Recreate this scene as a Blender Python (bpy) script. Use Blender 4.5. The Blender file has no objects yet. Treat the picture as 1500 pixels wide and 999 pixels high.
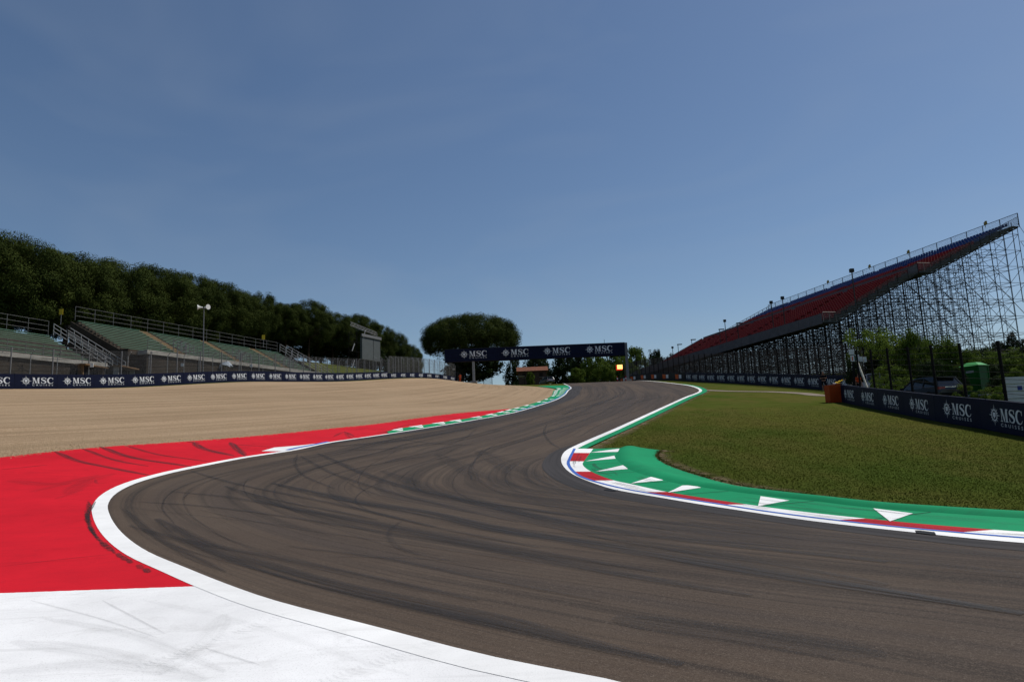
import bpy, bmesh, math, random
import numpy as np
from mathutils import Vector, Matrix
random.seed(7); RNG = np.random.default_rng(7)
SC = bpy.context.scene
COL = SC.collection
R = math.radians

# ------------------------------------------------------------------ camera
FPX, CAMH, PITCH, ROLL = 1000.0, 1.6, math.atan(.1515), .04     # focal length in 1500-px units
_F = np.array([0, math.cos(PITCH), math.sin(PITCH)])
_r0 = np.array([1., 0, 0]); _u0 = np.array([0, -math.sin(PITCH), math.cos(PITCH)])
_r = math.cos(ROLL)*_r0 - math.sin(ROLL)*_u0
_u = math.sin(ROLL)*_r0 + math.cos(ROLL)*_u0
cam = bpy.data.cameras.new('camera'); cam_o = bpy.data.objects.new('camera', cam); COL.objects.link(cam_o)
cam.sensor_width = 36; cam.lens = 24.0; cam.clip_start = .05; cam.clip_end = 12000
M = Matrix(((_r[0], _u[0], -_F[0], 0), (_r[1], _u[1], -_F[1], 0), (_r[2], _u[2], -_F[2], CAMH), (0, 0, 0, 1)))
cam_o.matrix_world = M
SC.camera = cam_o

# ------------------------------------------------------------------ sky, sun, exposure
SUN_EL, SUN_AZ = R(58), R(66)          # azimuth clockwise from +Y
wd = bpy.data.worlds.new('World'); SC.world = wd; wd.use_nodes = True
nt = wd.node_tree; bg = nt.nodes['Background']
sky = nt.nodes.new('ShaderNodeTexSky'); sky.sky_type = 'NISHITA'; sky.sun_disc = False
sky.sun_elevation = SUN_EL; sky.sun_rotation = SUN_AZ
sky.altitude = 50; sky.air_density = 1.0; sky.dust_density = .5; sky.ozone_density = 3.0
hs = nt.nodes.new('ShaderNodeHueSaturation'); hs.inputs['Saturation'].default_value = 1.04
nt.links.new(sky.outputs[0], hs.inputs['Color']); bg.inputs[1].default_value = .079
_tc = nt.nodes.new('ShaderNodeTexCoord'); _mp = nt.nodes.new('ShaderNodeMapping'); _mp.inputs['Scale'].default_value = (1.1, 1.1, 3.2); _mp.inputs['Rotation'].default_value = (.3, .35, .6)
_no = nt.nodes.new('ShaderNodeTexNoise'); _no.inputs['Scale'].default_value = 1.7; _no.inputs['Detail'].default_value = 3; _no.inputs['Roughness'].default_value = .58; _no.inputs['Distortion'].default_value = .8
_mr = nt.nodes.new('ShaderNodeMapRange'); _mr.inputs[1].default_value = .46; _mr.inputs[2].default_value = .78; _mr.inputs[3].default_value = 0; _mr.inputs[4].default_value = .14
_mx = nt.nodes.new('ShaderNodeMix'); _mx.data_type = 'RGBA'; _mx.inputs[7].default_value = (4.6, 5.2, 5.9, 1)      # thin high cirrus
nt.links.new(_tc.outputs['Generated'], _mp.inputs[0]); nt.links.new(_mp.outputs[0], _no.inputs['Vector']); nt.links.new(_no.outputs['Fac'], _mr.inputs[0])
nt.links.new(_mr.outputs[0], _mx.inputs[0]); nt.links.new(hs.outputs[0], _mx.inputs[6]); nt.links.new(_mx.outputs[2], bg.inputs[0])
sl = bpy.data.lights.new('sun', 'SUN'); sl.energy = 3.85; sl.angle = R(.53); sl.color = (1, .955, .88)
so = bpy.data.objects.new('sun', sl); COL.objects.link(so)
sd = Vector((math.sin(SUN_AZ)*math.cos(SUN_EL), math.cos(SUN_AZ)*math.cos(SUN_EL), math.sin(SUN_EL)))
so.rotation_euler = sd.to_track_quat('Z', 'Y').to_euler(); so.location = sd*100
vs = SC.view_settings; vs.view_transform = 'Standard'; vs.look = 'None'; vs.exposure = 0; vs.gamma = 1
SC.render.engine = 'CYCLES'
SC.cycles.max_bounces = 6; SC.cycles.transparent_max_bounces = 24

# ------------------------------------------------------------------ terrain and pixel helpers
def sp(x, s): return s*np.logaddexp(0, np.asarray(x, float)/s)
def ss(a, b, x):
    t = np.clip((np.asarray(x, float)-a)/(b-a), 0, 1); return t*t*(3-2*t)
def Z(X, Y):
    X = np.asarray(X, float); Y = np.asarray(Y, float)
    z = .11*sp(Y-15, 4.) - .14*sp(Y-153, 8.)
    k = 1 + .25*ss(60, 82, Y) + .75*ss(95, 150, Y)
    z = z + .09*(sp(-X-4, 3.) - sp(-X-52, 5.))*ss(4, 26, Y)*k
    return z
def zf(x, y): return float(Z(x, y))
def ray(x, y): return _F*FPX + _r*(x-750) + _u*(499.5-y)
def at(x, y, Y):
    d = ray(x, y); return np.array([0, 0, CAMH]) + d*(Y/d[1])
_T = np.concatenate([np.linspace(.5, 60, 1600), np.linspace(60, 420, 2400)[1:]])
def G(x, y, fallback=None):
    """where the line of sight through a pixel of the photograph meets the ground"""
    d = ray(x, y); P = np.array([0, 0, CAMH])[None] + d[None]*(_T/d[1])[:, None]
    s = P[:, 2] - Z(P[:, 0], P[:, 1]); i = np.where(s < 0)[0]
    if len(i) == 0:
        p = at(x, y, fallback or 150.); p[2] = zf(p[0], p[1]); return p
    i = max(1, i[0]); k = s[i-1]/(s[i-1]-s[i]); return P[i-1]*(1-k) + P[i]*k
def GX(x, Y):
    """ground point in the column of pixel x at depth Y"""
    p = at(x, 560, Y)
    for _ in range(4):
        z = zf(p[0], p[1]); d = np.array([p[0], p[1], z-CAMH]); w = d@_F; py = 499.5-FPX*(d@_u)/w; p = at(x, py, Y)
    p[2] = zf(p[0], p[1]); return p

# ------------------------------------------------------------------ materials
MATS = {}
def new_mat(name):
    m = bpy.data.materials.new(name); m.use_nodes = True; MATS[name] = m
    return m, m.node_tree, m.node_tree.nodes['Principled BSDF']
def nd(t, kind, **kw):
    n = t.nodes.new(kind)
    for k, v in kw.items(): setattr(n, k, v)
    return n
def mix_rgb(t, fac, a, b, mode='MIX'):
    n = t.nodes.new('ShaderNodeMix'); n.data_type = 'RGBA'; n.blend_type = mode
    for s, v in ((0, fac), (6, a), (7, b)):
        if hasattr(v, 'is_linked'): t.links.new(v, n.inputs[s])
        elif isinstance(v, (int, float)): n.inputs[s].default_value = v
        else: n.inputs[s].default_value = (*v, 1)
    return n.outputs[2]
def noise(t, vec, scale, detail=3, rough=.6, dist=0):
    n = t.nodes.new('ShaderNodeTexNoise'); n.inputs['Scale'].default_value = scale
    n.inputs['Detail'].default_value = detail; n.inputs['Roughness'].default_value = rough; n.inputs['Distortion'].default_value = dist
    if vec is not None: t.links.new(vec, n.inputs['Vector'])
    return n.outputs['Fac']
def ramp(t, val, lo, hi, a=0., b=1.):
    n = t.nodes.new('ShaderNodeMapRange'); n.inputs[1].default_value = lo; n.inputs[2].default_value = hi
    n.inputs[3].default_value = a; n.inputs[4].default_value = b; t.links.new(val, n.inputs[0]); return n.outputs[0]
def math_n(t, op, a, b):
    n = t.nodes.new('ShaderNodeMath'); n.operation = op
    for i, v in enumerate((a, b)):
        if hasattr(v, 'is_linked'): t.links.new(v, n.inputs[i])
        else: n.inputs[i].default_value = v
    return n.outputs[0]
def scaled(t, vec, s):
    n = t.nodes.new('ShaderNodeMapping'); n.inputs['Scale'].default_value = s; t.links.new(vec, n.inputs['Vector']); return n.outputs[0]
def bump(t, b, h, strength, dist=.02):
    n = t.nodes.new('ShaderNodeBump'); n.inputs['Strength'].default_value = strength; n.inputs['Distance'].default_value = dist
    t.links.new(h, n.inputs['Height']); t.links.new(n.outputs[0], b.inputs['Normal'])
def pm(name, c, var=.18, scale=3., rough=.6, metal=0., bumps=0., spec=.12, coord='Object'):
    """plain procedural paint, metal, cloth ... with broad and fine unevenness"""
    m, t, b = new_mat(name)
    co = nd(t, 'ShaderNodeTexCoord').outputs[coord]
    n1 = noise(t, co, scale, 4); n2 = noise(t, co, scale*9, 2)
    f = math_n(t, 'ADD', math_n(t, 'MULTIPLY', n1, .65), math_n(t, 'MULTIPLY', n2, .35))
    c = np.array(c); lo = tuple(np.clip(c*(1-var), 0, 1)); hi = tuple(np.clip(c*(1+var), 0, 1))
    col = mix_rgb(t, ramp(t, f, .3, .7), lo, hi)
    t.links.new(col, b.inputs['Base Color']); b.inputs['Roughness'].default_value = rough
    b.inputs['Metallic'].default_value = metal; b.inputs['Specular IOR Level'].default_value = spec
    if bumps: bump(t, b, n2, bumps)
    return m

# ------------------------------------------------------------------ object helpers
WL = {}
def link(o, parent=None, wloc=(0, 0, 0)):
    COL.objects.link(o); w = Vector(wloc)
    if parent is not None: o.parent = parent; o.location = w - WL[parent.name]
    else: o.location = w
    WL[o.name] = w; return o
def tag(o, label=None, cat=None, group=None, kind=None):
    if label: o['label'] = label
    if cat: o['category'] = cat
    if group: o['group'] = group
    if kind: o['kind'] = kind
    return o
def thing(name, label, cat, loc, group=None):
    o = bpy.data.objects.new(name, None); o.empty_display_size = .3
    link(o, None, loc); return tag(o, label, cat, group)
def raw_mesh(name, V, Fc, mat=None, smooth=False, uv=None, tint=None, mats=None, mi=None):
    V = np.asarray(V, np.float32).reshape(-1, 3); me = bpy.data.meshes.new(name)
    if isinstance(Fc, np.ndarray):
        n, k = Fc.shape; me.vertices.add(len(V)); me.vertices.foreach_set('co', V.ravel())
        me.loops.add(n*k); me.loops.foreach_set('vertex_index', Fc.astype(np.int32).ravel())
        me.polygons.add(n); me.polygons.foreach_set('loop_start', np.arange(0, n*k, k, dtype=np.int32))
        me.update(calc_edges=True)
    else:
        me.from_pydata(V.tolist(), [], Fc)
    if mats:
        for m_ in mats: me.materials.append(m_)
        if mi is not None: me.polygons.foreach_set('material_index', np.asarray(mi, np.int32))
    elif mat is not None: me.materials.append(mat)
    if smooth: me.polygons.foreach_set('use_smooth', np.ones(len(me.polygons), bool))
    if uv is not None:
        l = me.uv_layers.new(name='UVMap'); vi = np.empty(len(me.loops), np.int32); me.loops.foreach_get('vertex_index', vi)
        l.data.foreach_set('uv', np.asarray(uv, np.float32)[vi].ravel())
    if tint is not None:
        a = me.attributes.new('tint', 'FLOAT', 'FACE'); a.data.foreach_set('value', np.asarray(tint, np.float32))
    return me
def obj(name, V, Fc, mat, parent=None, wloc=None, **kw):
    """mesh object; V in world coordinates, wloc = its origin"""
    if wloc is None: wloc = WL[parent.name] if parent is not None else (0, 0, 0)
    me = raw_mesh(name, np.asarray(V, float).reshape(-1, 3) - np.array(wloc), Fc, mat, **kw)
    return link(bpy.data.objects.new(name, me), parent, wloc)
def inst(name, me, parent, wloc, rot=None, scale=None):
    o = bpy.data.objects.new(name, me); link(o, parent, wloc)
    if rot is not None: o.rotation_euler = rot
    if scale is not None: o.scale = scale
    return o
class MB:
    def __init__(s): s.v = []; s.f = []; s.n = 0
    def add(s, V, Fc):
        k = s.n; V = [tuple(map(float, p)) for p in V]; s.v += V; s.n += len(V); s.f += [tuple(i+k for i in q) for q in Fc]; return s
    def hexa(s, P):  # 8 points, bottom ring then top ring
        return s.add(P, [(3, 2, 1, 0), (4, 5, 6, 7), (0, 1, 5, 4), (1, 2, 6, 5), (2, 3, 7, 6), (3, 0, 4, 7)])
    def box(s, c, d, ax=None):
        c = np.array(c, float); ax = np.eye(3) if ax is None else np.array(ax, float); h = np.array(d, float)/2
        P = [c + ax[0]*h[0]*i + ax[1]*h[1]*j + ax[2]*h[2]*k for k in (-1, 1) for i, j in ((-1, -1), (1, -1), (1, 1), (-1, 1))]
        return s.hexa(P)
    def tube(s, p, q, r, n=5, r2=None, cap=True):
        p = np.array(p, float); q = np.array(q, float); d = q-p; L = np.linalg.norm(d)
        if L < 1e-6: return s
        d = d/L; a = np.cross(d, (0, 0, 1.) if abs(d[2]) < .9 else (1., 0, 0)); a /= np.linalg.norm(a); b = np.cross(d, a); r2 = r if r2 is None else r2
        V = [p + r*(a*math.cos(t)+b*math.sin(t)) for t in np.arange(n)*2*math.pi/n] + [q + r2*(a*math.cos(t)+b*math.sin(t)) for t in np.arange(n)*2*math.pi/n]
        Fc = [(i, (i+1) % n, n+(i+1) % n, n+i) for i in range(n)]
        if cap: Fc += [tuple(range(n-1, -1, -1)), tuple(range(n, 2*n))]
        return s.add(V, Fc)
    def path(s, pts, r, n=5):
        for p, q in zip(pts[:-1], pts[1:]): s.tube(p, q, r, n)
        return s
    def lathe(s, prof, c, n=12, axis=2):
        V = []
        for (r, h) in prof:
            for i in range(n):
                t = i*2*math.pi/n; e = [r*math.cos(t), r*math.sin(t), h]
                if axis == 1: e = [e[0], e[2], e[1]]
                if axis == 0: e = [e[2], e[0], e[1]]
                V.append(np.array(c)+np.array(e))
        Fc = [(j*n+i, j*n+(i+1) % n, (j+1)*n+(i+1) % n, (j+1)*n+i) for j in range(len(prof)-1) for i in range(n)]
        Fc += [tuple(range(n)), tuple(range((len(prof)-1)*n, len(prof)*n))]
        return s.add(V, Fc)
    def obj(s, name, mat, parent=None, wloc=None, **kw): return obj(name, s.v, s.f, mat, parent, wloc, **kw)
    def mesh(s, name, mat, **kw): return raw_mesh(name, s.v, s.f, mat, **kw)
def box_obj(name, c, d, mat, parent, ax=None): return MB().box(c, d, ax).obj(name, mat, parent)

# ------------------------------------------------------------------ curves and ground strips
def catmull(P, n=24):
    P = np.asarray(P, float); Q = np.vstack([2*P[0]-P[1], P, 2*P[-1]-P[-2]]); out = []
    for i in range(1, len(Q)-2):
        a, b, c, d = Q[i-1], Q[i], Q[i+1], Q[i+2]
        ta = 0; tb = max(1e-4, np.linalg.norm(b-a)**.5); tc = tb+max(1e-4, np.linalg.norm(c-b)**.5); td = tc+max(1e-4, np.linalg.norm(d-c)**.5)
        for t in np.linspace(tb, tc, n, endpoint=False):
            A1 = (tb-t)/(tb-ta)*a+(t-ta)/(tb-ta)*b; A2 = (tc-t)/(tc-tb)*b+(t-tb)/(tc-tb)*c; A3 = (td-t)/(td-tc)*c+(t-tc)/(td-tc)*d
            B1 = (tc-t)/(tc-ta)*A1+(t-ta)/(tc-ta)*A2; B2 = (td-t)/(td-tb)*A2+(t-tb)/(td-tb)*A3
            out.append((tc-t)/(tc-tb)*B1+(t-tb)/(tc-tb)*B2)
    out.append(P[-1]); return np.array(out)
def arclen(C): return np.concatenate([[0], np.cumsum(np.linalg.norm(np.diff(C[:, :2], axis=0), axis=1))])
def resample(C, n, a=0., b=1.):
    s = arclen(C); q = np.linspace(a, b, n)*s[-1]
    return np.stack([np.interp(q, s, C[:, 0]), np.interp(q, s, C[:, 1])], 1)
def px_curve(px, pre=(), post=(), n=24):
    W = [np.array(p, float)[:2] for p in pre] + [G(*p)[:2] for p in px] + [np.array(p, float)[:2] for p in post]
    return catmull(W, n)
def normals(C):
    d = np.gradient(C[:, :2], axis=0); d /= np.linalg.norm(d, axis=1)[:, None]+1e-9; return np.stack([-d[:, 1], d[:, 0]], 1)
def frac_near(C, p):
    i = np.argmin(np.linalg.norm(C[:, :2]-np.array(p)[:2], axis=1)); s = arclen(C); return s[i]/s[-1]
def strip(A, B, m, off=0., prof=None):
    """grid of quads between two plan curves with equal point counts, laid on the terrain"""
    n = len(A); t = np.linspace(0, 1, m+1)
    P = A[:, None, :]*(1-t)[None, :, None] + B[:, None, :]*t[None, :, None]
    h = np.full(m+1, off) if prof is None else off+np.interp(t, [p[0] for p in prof], [p[1] for p in prof])
    z = Z(P[..., 0], P[..., 1]) + h[None]
    V = np.concatenate([P, z[..., None]], -1).reshape(-1, 3)
    i, j = np.meshgrid(np.arange(n-1), np.arange(m), indexing='ij'); a = (i*(m+1)+j).ravel()
    F = np.stack([a, a+1, a+m+2, a+m+1], 1)
    v0, v1, v2 = V[F[0, 0]], V[F[0, 1]], V[F[0, 3]]
    if np.cross(v1-v0, v2-v0)[2] < 0: F = F[:, ::-1]
    mid = (A+B)/2; s = arclen(mid); w = np.linalg.norm(A-B, axis=1)
    uv = np.stack([np.repeat(s, m+1), (t[None]*w[:, None]).ravel()], 1)
    return V, np.ascontiguousarray(F), uv
def strip_obj(name, A, B, m, off, mat, parent=None, prof=None, kind=None, smooth=True):
    V, F, uv = strip(A, B, m, off, prof); o = obj(name, V, F, mat, parent, uv=uv, smooth=smooth)
    if kind: o['kind'] = kind
    return o
def poly_on_ground(name, px, off, mat, parent, hz=0.):
    P = [G(*p) for p in px]; c = np.mean(P, 0); V = [c]+P; V = [(p[0], p[1], zf(p[0], p[1])+off+hz) for p in V]
    n = len(P); F = [(0, 1+i, 1+(i+1) % n) for i in range(n)]
    a, b, d = [np.array(V[i]) for i in F[0]]
    if np.cross(b-a, d-a)[2] < 0: F = [q[::-1] for q in F]
    return obj(name, V, F, mat, parent)

# ================================================================== GROUND MATERIALS
def ground_mats():
    # asphalt: u along the track, v across it
    m, t, b = new_mat('asphalt'); tc = nd(t, 'ShaderNodeTexCoord'); uv, ob = tc.outputs['UV'], tc.outputs['Object']
    fine = noise(t, ob, 38, 3, .8); grit = noise(t, ob, 95, 2, .7); mid = noise(t, ob, .45, 4)
    st1 = noise(t, scaled(t, uv, (.030, 1.6, 1)), 1., 6, .7, .15)
    st2 = noise(t, scaled(t, uv, (.05, 8.5, 1)), 1., 4, .7, .1)
    st3 = noise(t, scaled(t, uv, (.02, .42, 1)), 1., 3, .6, .3)
    base = mix_rgb(t, ramp(t, mid, .3, .7), (.070, .050, .037), (.094, .070, .052))
    base = mix_rgb(t, ramp(t, st3, .42, .62), base, (.056, .044, .038))
    base = mix_rgb(t, ramp(t, st1, .47, .62, 0, .75), base, (.023, .020, .019))
    base = mix_rgb(t, ramp(t, st2, .50, .66, 0, .65), base, (.027, .023, .021))
    base = mix_rgb(t, ramp(t, fine, .5, .75, 0, .6), base, (.150, .118, .092))
    base = mix_rgb(t, ramp(t, grit, .58, .74, 0, .7), base, (.20, .165, .135))
    base = mix_rgb(t, ramp(t, grit, .26, .44, .75, 0), base, (.018, .015, .013))
    t.links.new(base, b.inputs['Base Color']); b.inputs['Roughness'].default_value = .88; b.inputs['Specular IOR Level'].default_value = .10
    bump(t, b, math_n(t, 'ADD', fine, grit), .55, .006)
    # newer grey asphalt beside kerbs
    m, t, b = new_mat('asphalt_grey'); tc = nd(t, 'ShaderNodeTexCoord'); uv, ob = tc.outputs['UV'], tc.outputs['Object']
    n1 = noise(t, ob, 70, 3, .8); n2 = noise(t, scaled(t, uv, (.12, 5, 1)), 1, 4, .6)
    base = mix_rgb(t, ramp(t, n2, .4, .68), (.050, .046, .046), (.026, .024, .024))
    base = mix_rgb(t, ramp(t, n1, .5, .8, 0, .5), base, (.085, .08, .08))
    t.links.new(base, b.inputs['Base Color']); b.inputs['Roughness'].default_value = .85; b.inputs['Specular IOR Level'].default_value = .1; bump(t, b, n1, .3, .004)
    # road paints
    def paint(name, c, dirt, amt, rough=.75):
        m, t, b = new_mat(name); tc = nd(t, 'ShaderNodeTexCoord'); ob = tc.outputs['Object']
        n0 = noise(t, ob, .35, 5, .65); n1 = noise(t, ob, 2.2, 5, .7, .6); n2 = noise(t, ob, 75, 2, .7)
        c_lo = tuple(np.array(c)*.80)
        base = mix_rgb(t, ramp(t, n0, .35, .65), c, c_lo)
        base = mix_rgb(t, ramp(t, n1, .55, .8, 0, amt), base, dirt)
        base = mix_rgb(t, ramp(t, n2, .56, .74, 0, amt*1.6), base, dirt)
        n3 = noise(t, scaled(t, ob, (.5, 5., 1)), 1, 4, .7, .4); base = mix_rgb(t, ramp(t, n3, .56, .78, 0, amt*.9), base, dirt)
        t.links.new(base, b.inputs['Base Color']); b.inputs['Roughness'].default_value = rough; b.inputs['Specular IOR Level'].default_value = .07
        bump(t, b, n2, .35, .004)
    paint('paint_white', (.86, .86, .86), (.40, .39, .38), .40)
    paint('paint_white_line', (.87, .87, .86), (.35, .34, .33), .20)
    paint('paint_red', (.62, .012, .024), (.25, .008, .014), .38)
    paint('paint_green', (.008, .270, .110), (.02, .13, .07), .45)
    paint('paint_blue', (.06, .15, .50), (.03, .06, .2), .3)
    paint('paint_kerb_red', (.45, .016, .024), (.12, .012, .015), .5)
    # gravel: pale buff stones raked in broad bands
    m, t, b = new_mat('gravel'); tc = nd(t, 'ShaderNodeTexCoord'); ob, uv = tc.outputs['Object'], tc.outputs['UV']
    v = nd(t, 'ShaderNodeTexVoronoi'); v.inputs['Scale'].default_value = 24; t.links.new(ob, v.inputs['Vector'])
    band = noise(t, scaled(t, uv, (.010, .75, 1)), 1, 5, .65, .15); n1 = noise(t, ob, .12, 4); n2 = noise(t, ob, 9, 4, .8)
    base = mix_rgb(t, ramp(t, v.outputs['Color'], .1, .9), (.235, .155, .088), (.44, .32, .205))
    base = mix_rgb(t, ramp(t, band, .44, .56, 0, .7), base, (.235, .165, .098))
    base = mix_rgb(t, ramp(t, n1, .4, .7, 0, .35), base, (.42, .31, .20))
    base = mix_rgb(t, ramp(t, n2, .55, .8, 0, .4), base, (.17, .12, .075))
    t.links.new(base, b.inputs['Base Color']); b.inputs['Roughness'].default_value = .95; b.inputs['Specular IOR Level'].default_value = .1
    bump(t, b, math_n(t, 'ADD', v.outputs['Distance'], n2), .8, .03)
    # mown grass
    m, t, b = new_mat('grass'); ob = nd(t, 'ShaderNodeTexCoord').outputs['Object']
    n0 = noise(t, ob, .09, 4, .6, .4); n1 = noise(t, ob, .8, 5, .7); n2 = noise(t, ob, 14, 4, .8)
    n3 = noise(t, scaled(t, ob, (.5, .12, 1)), 1, 4, .6)
    base = mix_rgb(t, ramp(t, n0, .35, .65), (.054, .078, .015), (.088, .090, .021))
    base = mix_rgb(t, ramp(t, n3, .45, .65, 0, .6), base, (.098, .084, .026))
    base = mix_rgb(t, ramp(t, n1, .5, .75, 0, .65), base, (.030, .044, .004))
    base = mix_rgb(t, ramp(t, n2, .45, .8, 0, .5), base, (.030, .044, .005))
    t.links.new(base, b.inputs['Base Color']); b.inputs['Roughness'].default_value = .95; b.inputs['Specular IOR Level'].default_value = .0
    bump(t, b, math_n(t, 'ADD', n2, n1), .5, .05)
    # grass blades
    m, t, b = new_mat('grass_blade'); a = nd(t, 'ShaderNodeAttribute', attribute_name='tint').outputs['Fac']
    ob = nd(t, 'ShaderNodeTexCoord').outputs['Object']; n0 = noise(t, ob, .09, 4, .6, .4)
    c1 = mix_rgb(t, a, (.044, .063, .011), (.084, .098, .019)); c2 = mix_rgb(t, a, (.066, .074, .013), (.115, .106, .028))
    t.links.new(mix_rgb(t, ramp(t, n0, .35, .65), c1, c2), b.inputs['Base Color']); b.inputs['Roughness'].default_value = .9; b.inputs['Specular IOR Level'].default_value = .0
    # rubber laid down by tyres: solid in the middle of the ribbon, broken at its edges
    m, t, b = new_mat('tyre_rubber'); tc = nd(t, 'ShaderNodeTexCoord'); uv = tc.outputs['UV']
    sx = nd(t, 'ShaderNodeSeparateXYZ'); t.links.new(uv, sx.inputs[0]); oi = nd(t, 'ShaderNodeAttribute', attribute_name='strength', attribute_type='OBJECT').outputs['Fac']
    edge = ramp(t, math_n(t, 'ABSOLUTE', math_n(t, 'SUBTRACT', sx.outputs[1], .5), 0), .26, .5, 1, 0)
    nn = noise(t, scaled(t, uv, (.35, 9, 1)), 1, 4, .7); nf = noise(t, tc.outputs['Object'], 55, 2, .7)
    al = math_n(t, 'MULTIPLY', math_n(t, 'MULTIPLY', edge, ramp(t, nn, .36, .60, .05, 1)), math_n(t, 'MULTIPLY', oi, ramp(t, nf, .3, .6, .45, 1)))
    tr = nd(t, 'ShaderNodeBsdfTransparent'); mx = nd(t, 'ShaderNodeMixShader'); out = t.nodes['Material Output']
    b.inputs['Base Color'].default_value = (.012, .011, .011, 1); b.inputs['Roughness'].default_value = .7
    t.links.new(al, mx.inputs[0]); t.links.new(tr.outputs[0], mx.inputs[1]); t.links.new(b.outputs[0], mx.inputs[2]); t.links.new(mx.outputs[0], out.inputs[0])
    pm('path_gravel', (.20, .165, .13), .25, 2, .95)
    pm('hill_green', (.04, .06, .03), .3, .01, .95)
ground_mats()
MT = MATS

# ================================================================== GROUND
def make_ground():
    def axis(lo, hi, f0, f1, step):
        a = list(np.arange(f0, f1+1e-6, step)); s = step
        while a[-1] < hi: s *= 1.22; a.append(a[-1]+s)
        s = step; b = [f0]
        while b[-1] > lo: s *= 1.22; b.append(b[-1]-s)
        return np.array(b[1:][::-1]+a)
    xs = axis(-3500, 3500, -52, 64, 1.0); ys = axis(-300, 6000, -8, 170, 1.0)
    X, Y = np.meshgrid(xs, ys, indexing='ij'); z = Z(X, Y) - .05
    V = np.stack([X, Y, z], -1).reshape(-1, 3); n, m = X.shape
    i, j = np.meshgrid(np.arange(n-1), np.arange(m-1), indexing='ij'); a = (i*m+j).ravel()
    o = obj('ground', V, np.stack([a, a+m, a+m+1, a+1], 1), MT['grass'], smooth=True); o['kind'] = 'structure'
make_ground()

# ------------------------------------------------------------------ edges of the track (pixel traces on the terrain)
OUT_PX = [(900, 997.7), (759.5, 970.7), (666, 949), (551, 918.6), (400, 879.3), (331.5, 855.6), (271.6, 831.6), (215.7, 807.7), (179.7, 781.7), (161, 755), (158.5, 738),
          (171.7, 721.8), (199.7, 707.8), (247.6, 693.8), (303.5, 681.9), (359.4, 671), (431, 659.9), (483, 648.8), (550, 638.8), (616.7, 628.5), (683, 617.5), (750, 605.3),
          (793, 593.2), (816.7, 585), (829, 577.5), (833, 572)]
OUT = px_curve(OUT_PX, pre=[(12, -5.2), (6.6, -.6), (3.2, 2.2)], post=[(8.6, 102), (9.2, 112), (9.6, 125), (10.2, 138), (10.5, 150), (9, 165), (0, 190)])
INN_PX = [(1500, 796), (1316, 778), (1193, 764), (1086.7, 748.5), (1025, 739), (964, 728.6), (902.7, 717.9), (872, 708.7), (841, 696), (826, 684), (822, 672), (827, 662), (835, 656.5),
          (860, 645), (900, 628), (950, 605.5), (1000, 583), (1024, 572.5)]
INN = px_curve(INN_PX, pre=[(21, -2.5), (13.5, 3.4), (9.2, 6.8)], post=[(23.6, 92), (24.4, 104), (25, 120), (25, 138), (24, 152), (20, 170), (10, 196)])
def anchors(C, pts): return [frac_near(C, p) for p in pts]
oa = [0] + anchors(OUT, [G(666, 949), G(400, 879), G(179.7, 781.7), G(171.7, 721.8), G(303.5, 681.9), G(483, 648.8), G(683, 617.5), G(793, 593.2), G(833, 572)]) + [1]
ia = [0] + anchors(INN, [G(1500, 796), G(1193, 764), G(964, 728.6), G(872, 708.7), G(823, 672), G(835, 656.5), G(900, 628), G(975, 594), (23.6, 92)]) + [1]
NS = [14, 14, 24, 18, 18, 20, 24, 30, 50, 90]
def by_anchor(C, an):
    q = np.concatenate([np.linspace(an[i], an[i+1], NS[i], endpoint=False) for i in range(len(NS))]+[[an[-1]]]); s = arclen(C)
    k = np.ones(9)/9; qs = np.convolve(np.pad(q, 4, mode='edge'), k, 'valid'); qs[0] = q[0]; qs[-1] = q[-1]
    return np.stack([np.interp(qs*s[-1], s, C[:, 0]), np.interp(qs*s[-1], s, C[:, 1])], 1)
TA, TB = by_anchor(OUT, oa), by_anchor(INN, ia)
track = strip_obj('race_track', TA, TB, 26, 0., MT['asphalt'], kind='structure')

def sub(C, p, q, step=.5):
    """piece of a curve between two points, resampled"""
    a, b = frac_near(C, p), frac_near(C, q); L = abs(b-a)*arclen(C)[-1]; return resample(C, max(6, int(L/step)), a, b)
def offset(C, d): return C + normals(C)*(np.asarray(d).reshape(-1, 1) if np.ndim(d) else d)

# outer white edge line (left of travel direction near->far is outwards)
o1 = sub(OUT, (11, -4.5), G(829, 577.5), .45)
tip = np.linalg.norm(o1-G(250, 693)[:2], axis=1).argmin()
w = np.where(np.arange(len(o1)) < tip, .30, np.maximum(.16, .30-.006*(np.arange(len(o1))-tip)))
sgn = 1 if np.dot(normals(o1)[40], np.array([-1, 0])) > 0 else -1
OW = sgn
strip_obj('edge_line', o1, offset(o1, OW*w), 2, .008, MT['paint_white_line'], track)
o2 = sub(OUT, G(829, 577.5), (10.5, 150), .8)
strip_obj('edge_line', o2, offset(o2, OW*.18), 1, .008, MT['paint_white_line'], track)
# inner edge line above the apex and its green strip
i1 = sub(INN, G(829, 660), (24, 152), .6)
IW = -1 if np.dot(normals(i1)[10], np.array([1, 0])) < 0 else 1
strip_obj('edge_line', i1, offset(i1, IW*.32), 1, .008, MT['paint_white_line'], track)
gs = sub(INN, G(833, 658), (23.8, 100), .6)
strip_obj('green_strip', offset(gs, IW*.26), offset(gs, IW*(.66+.22*np.sin(np.linspace(0, 3, len(gs))))), 2, .004, MT['paint_green'], track)
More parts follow.
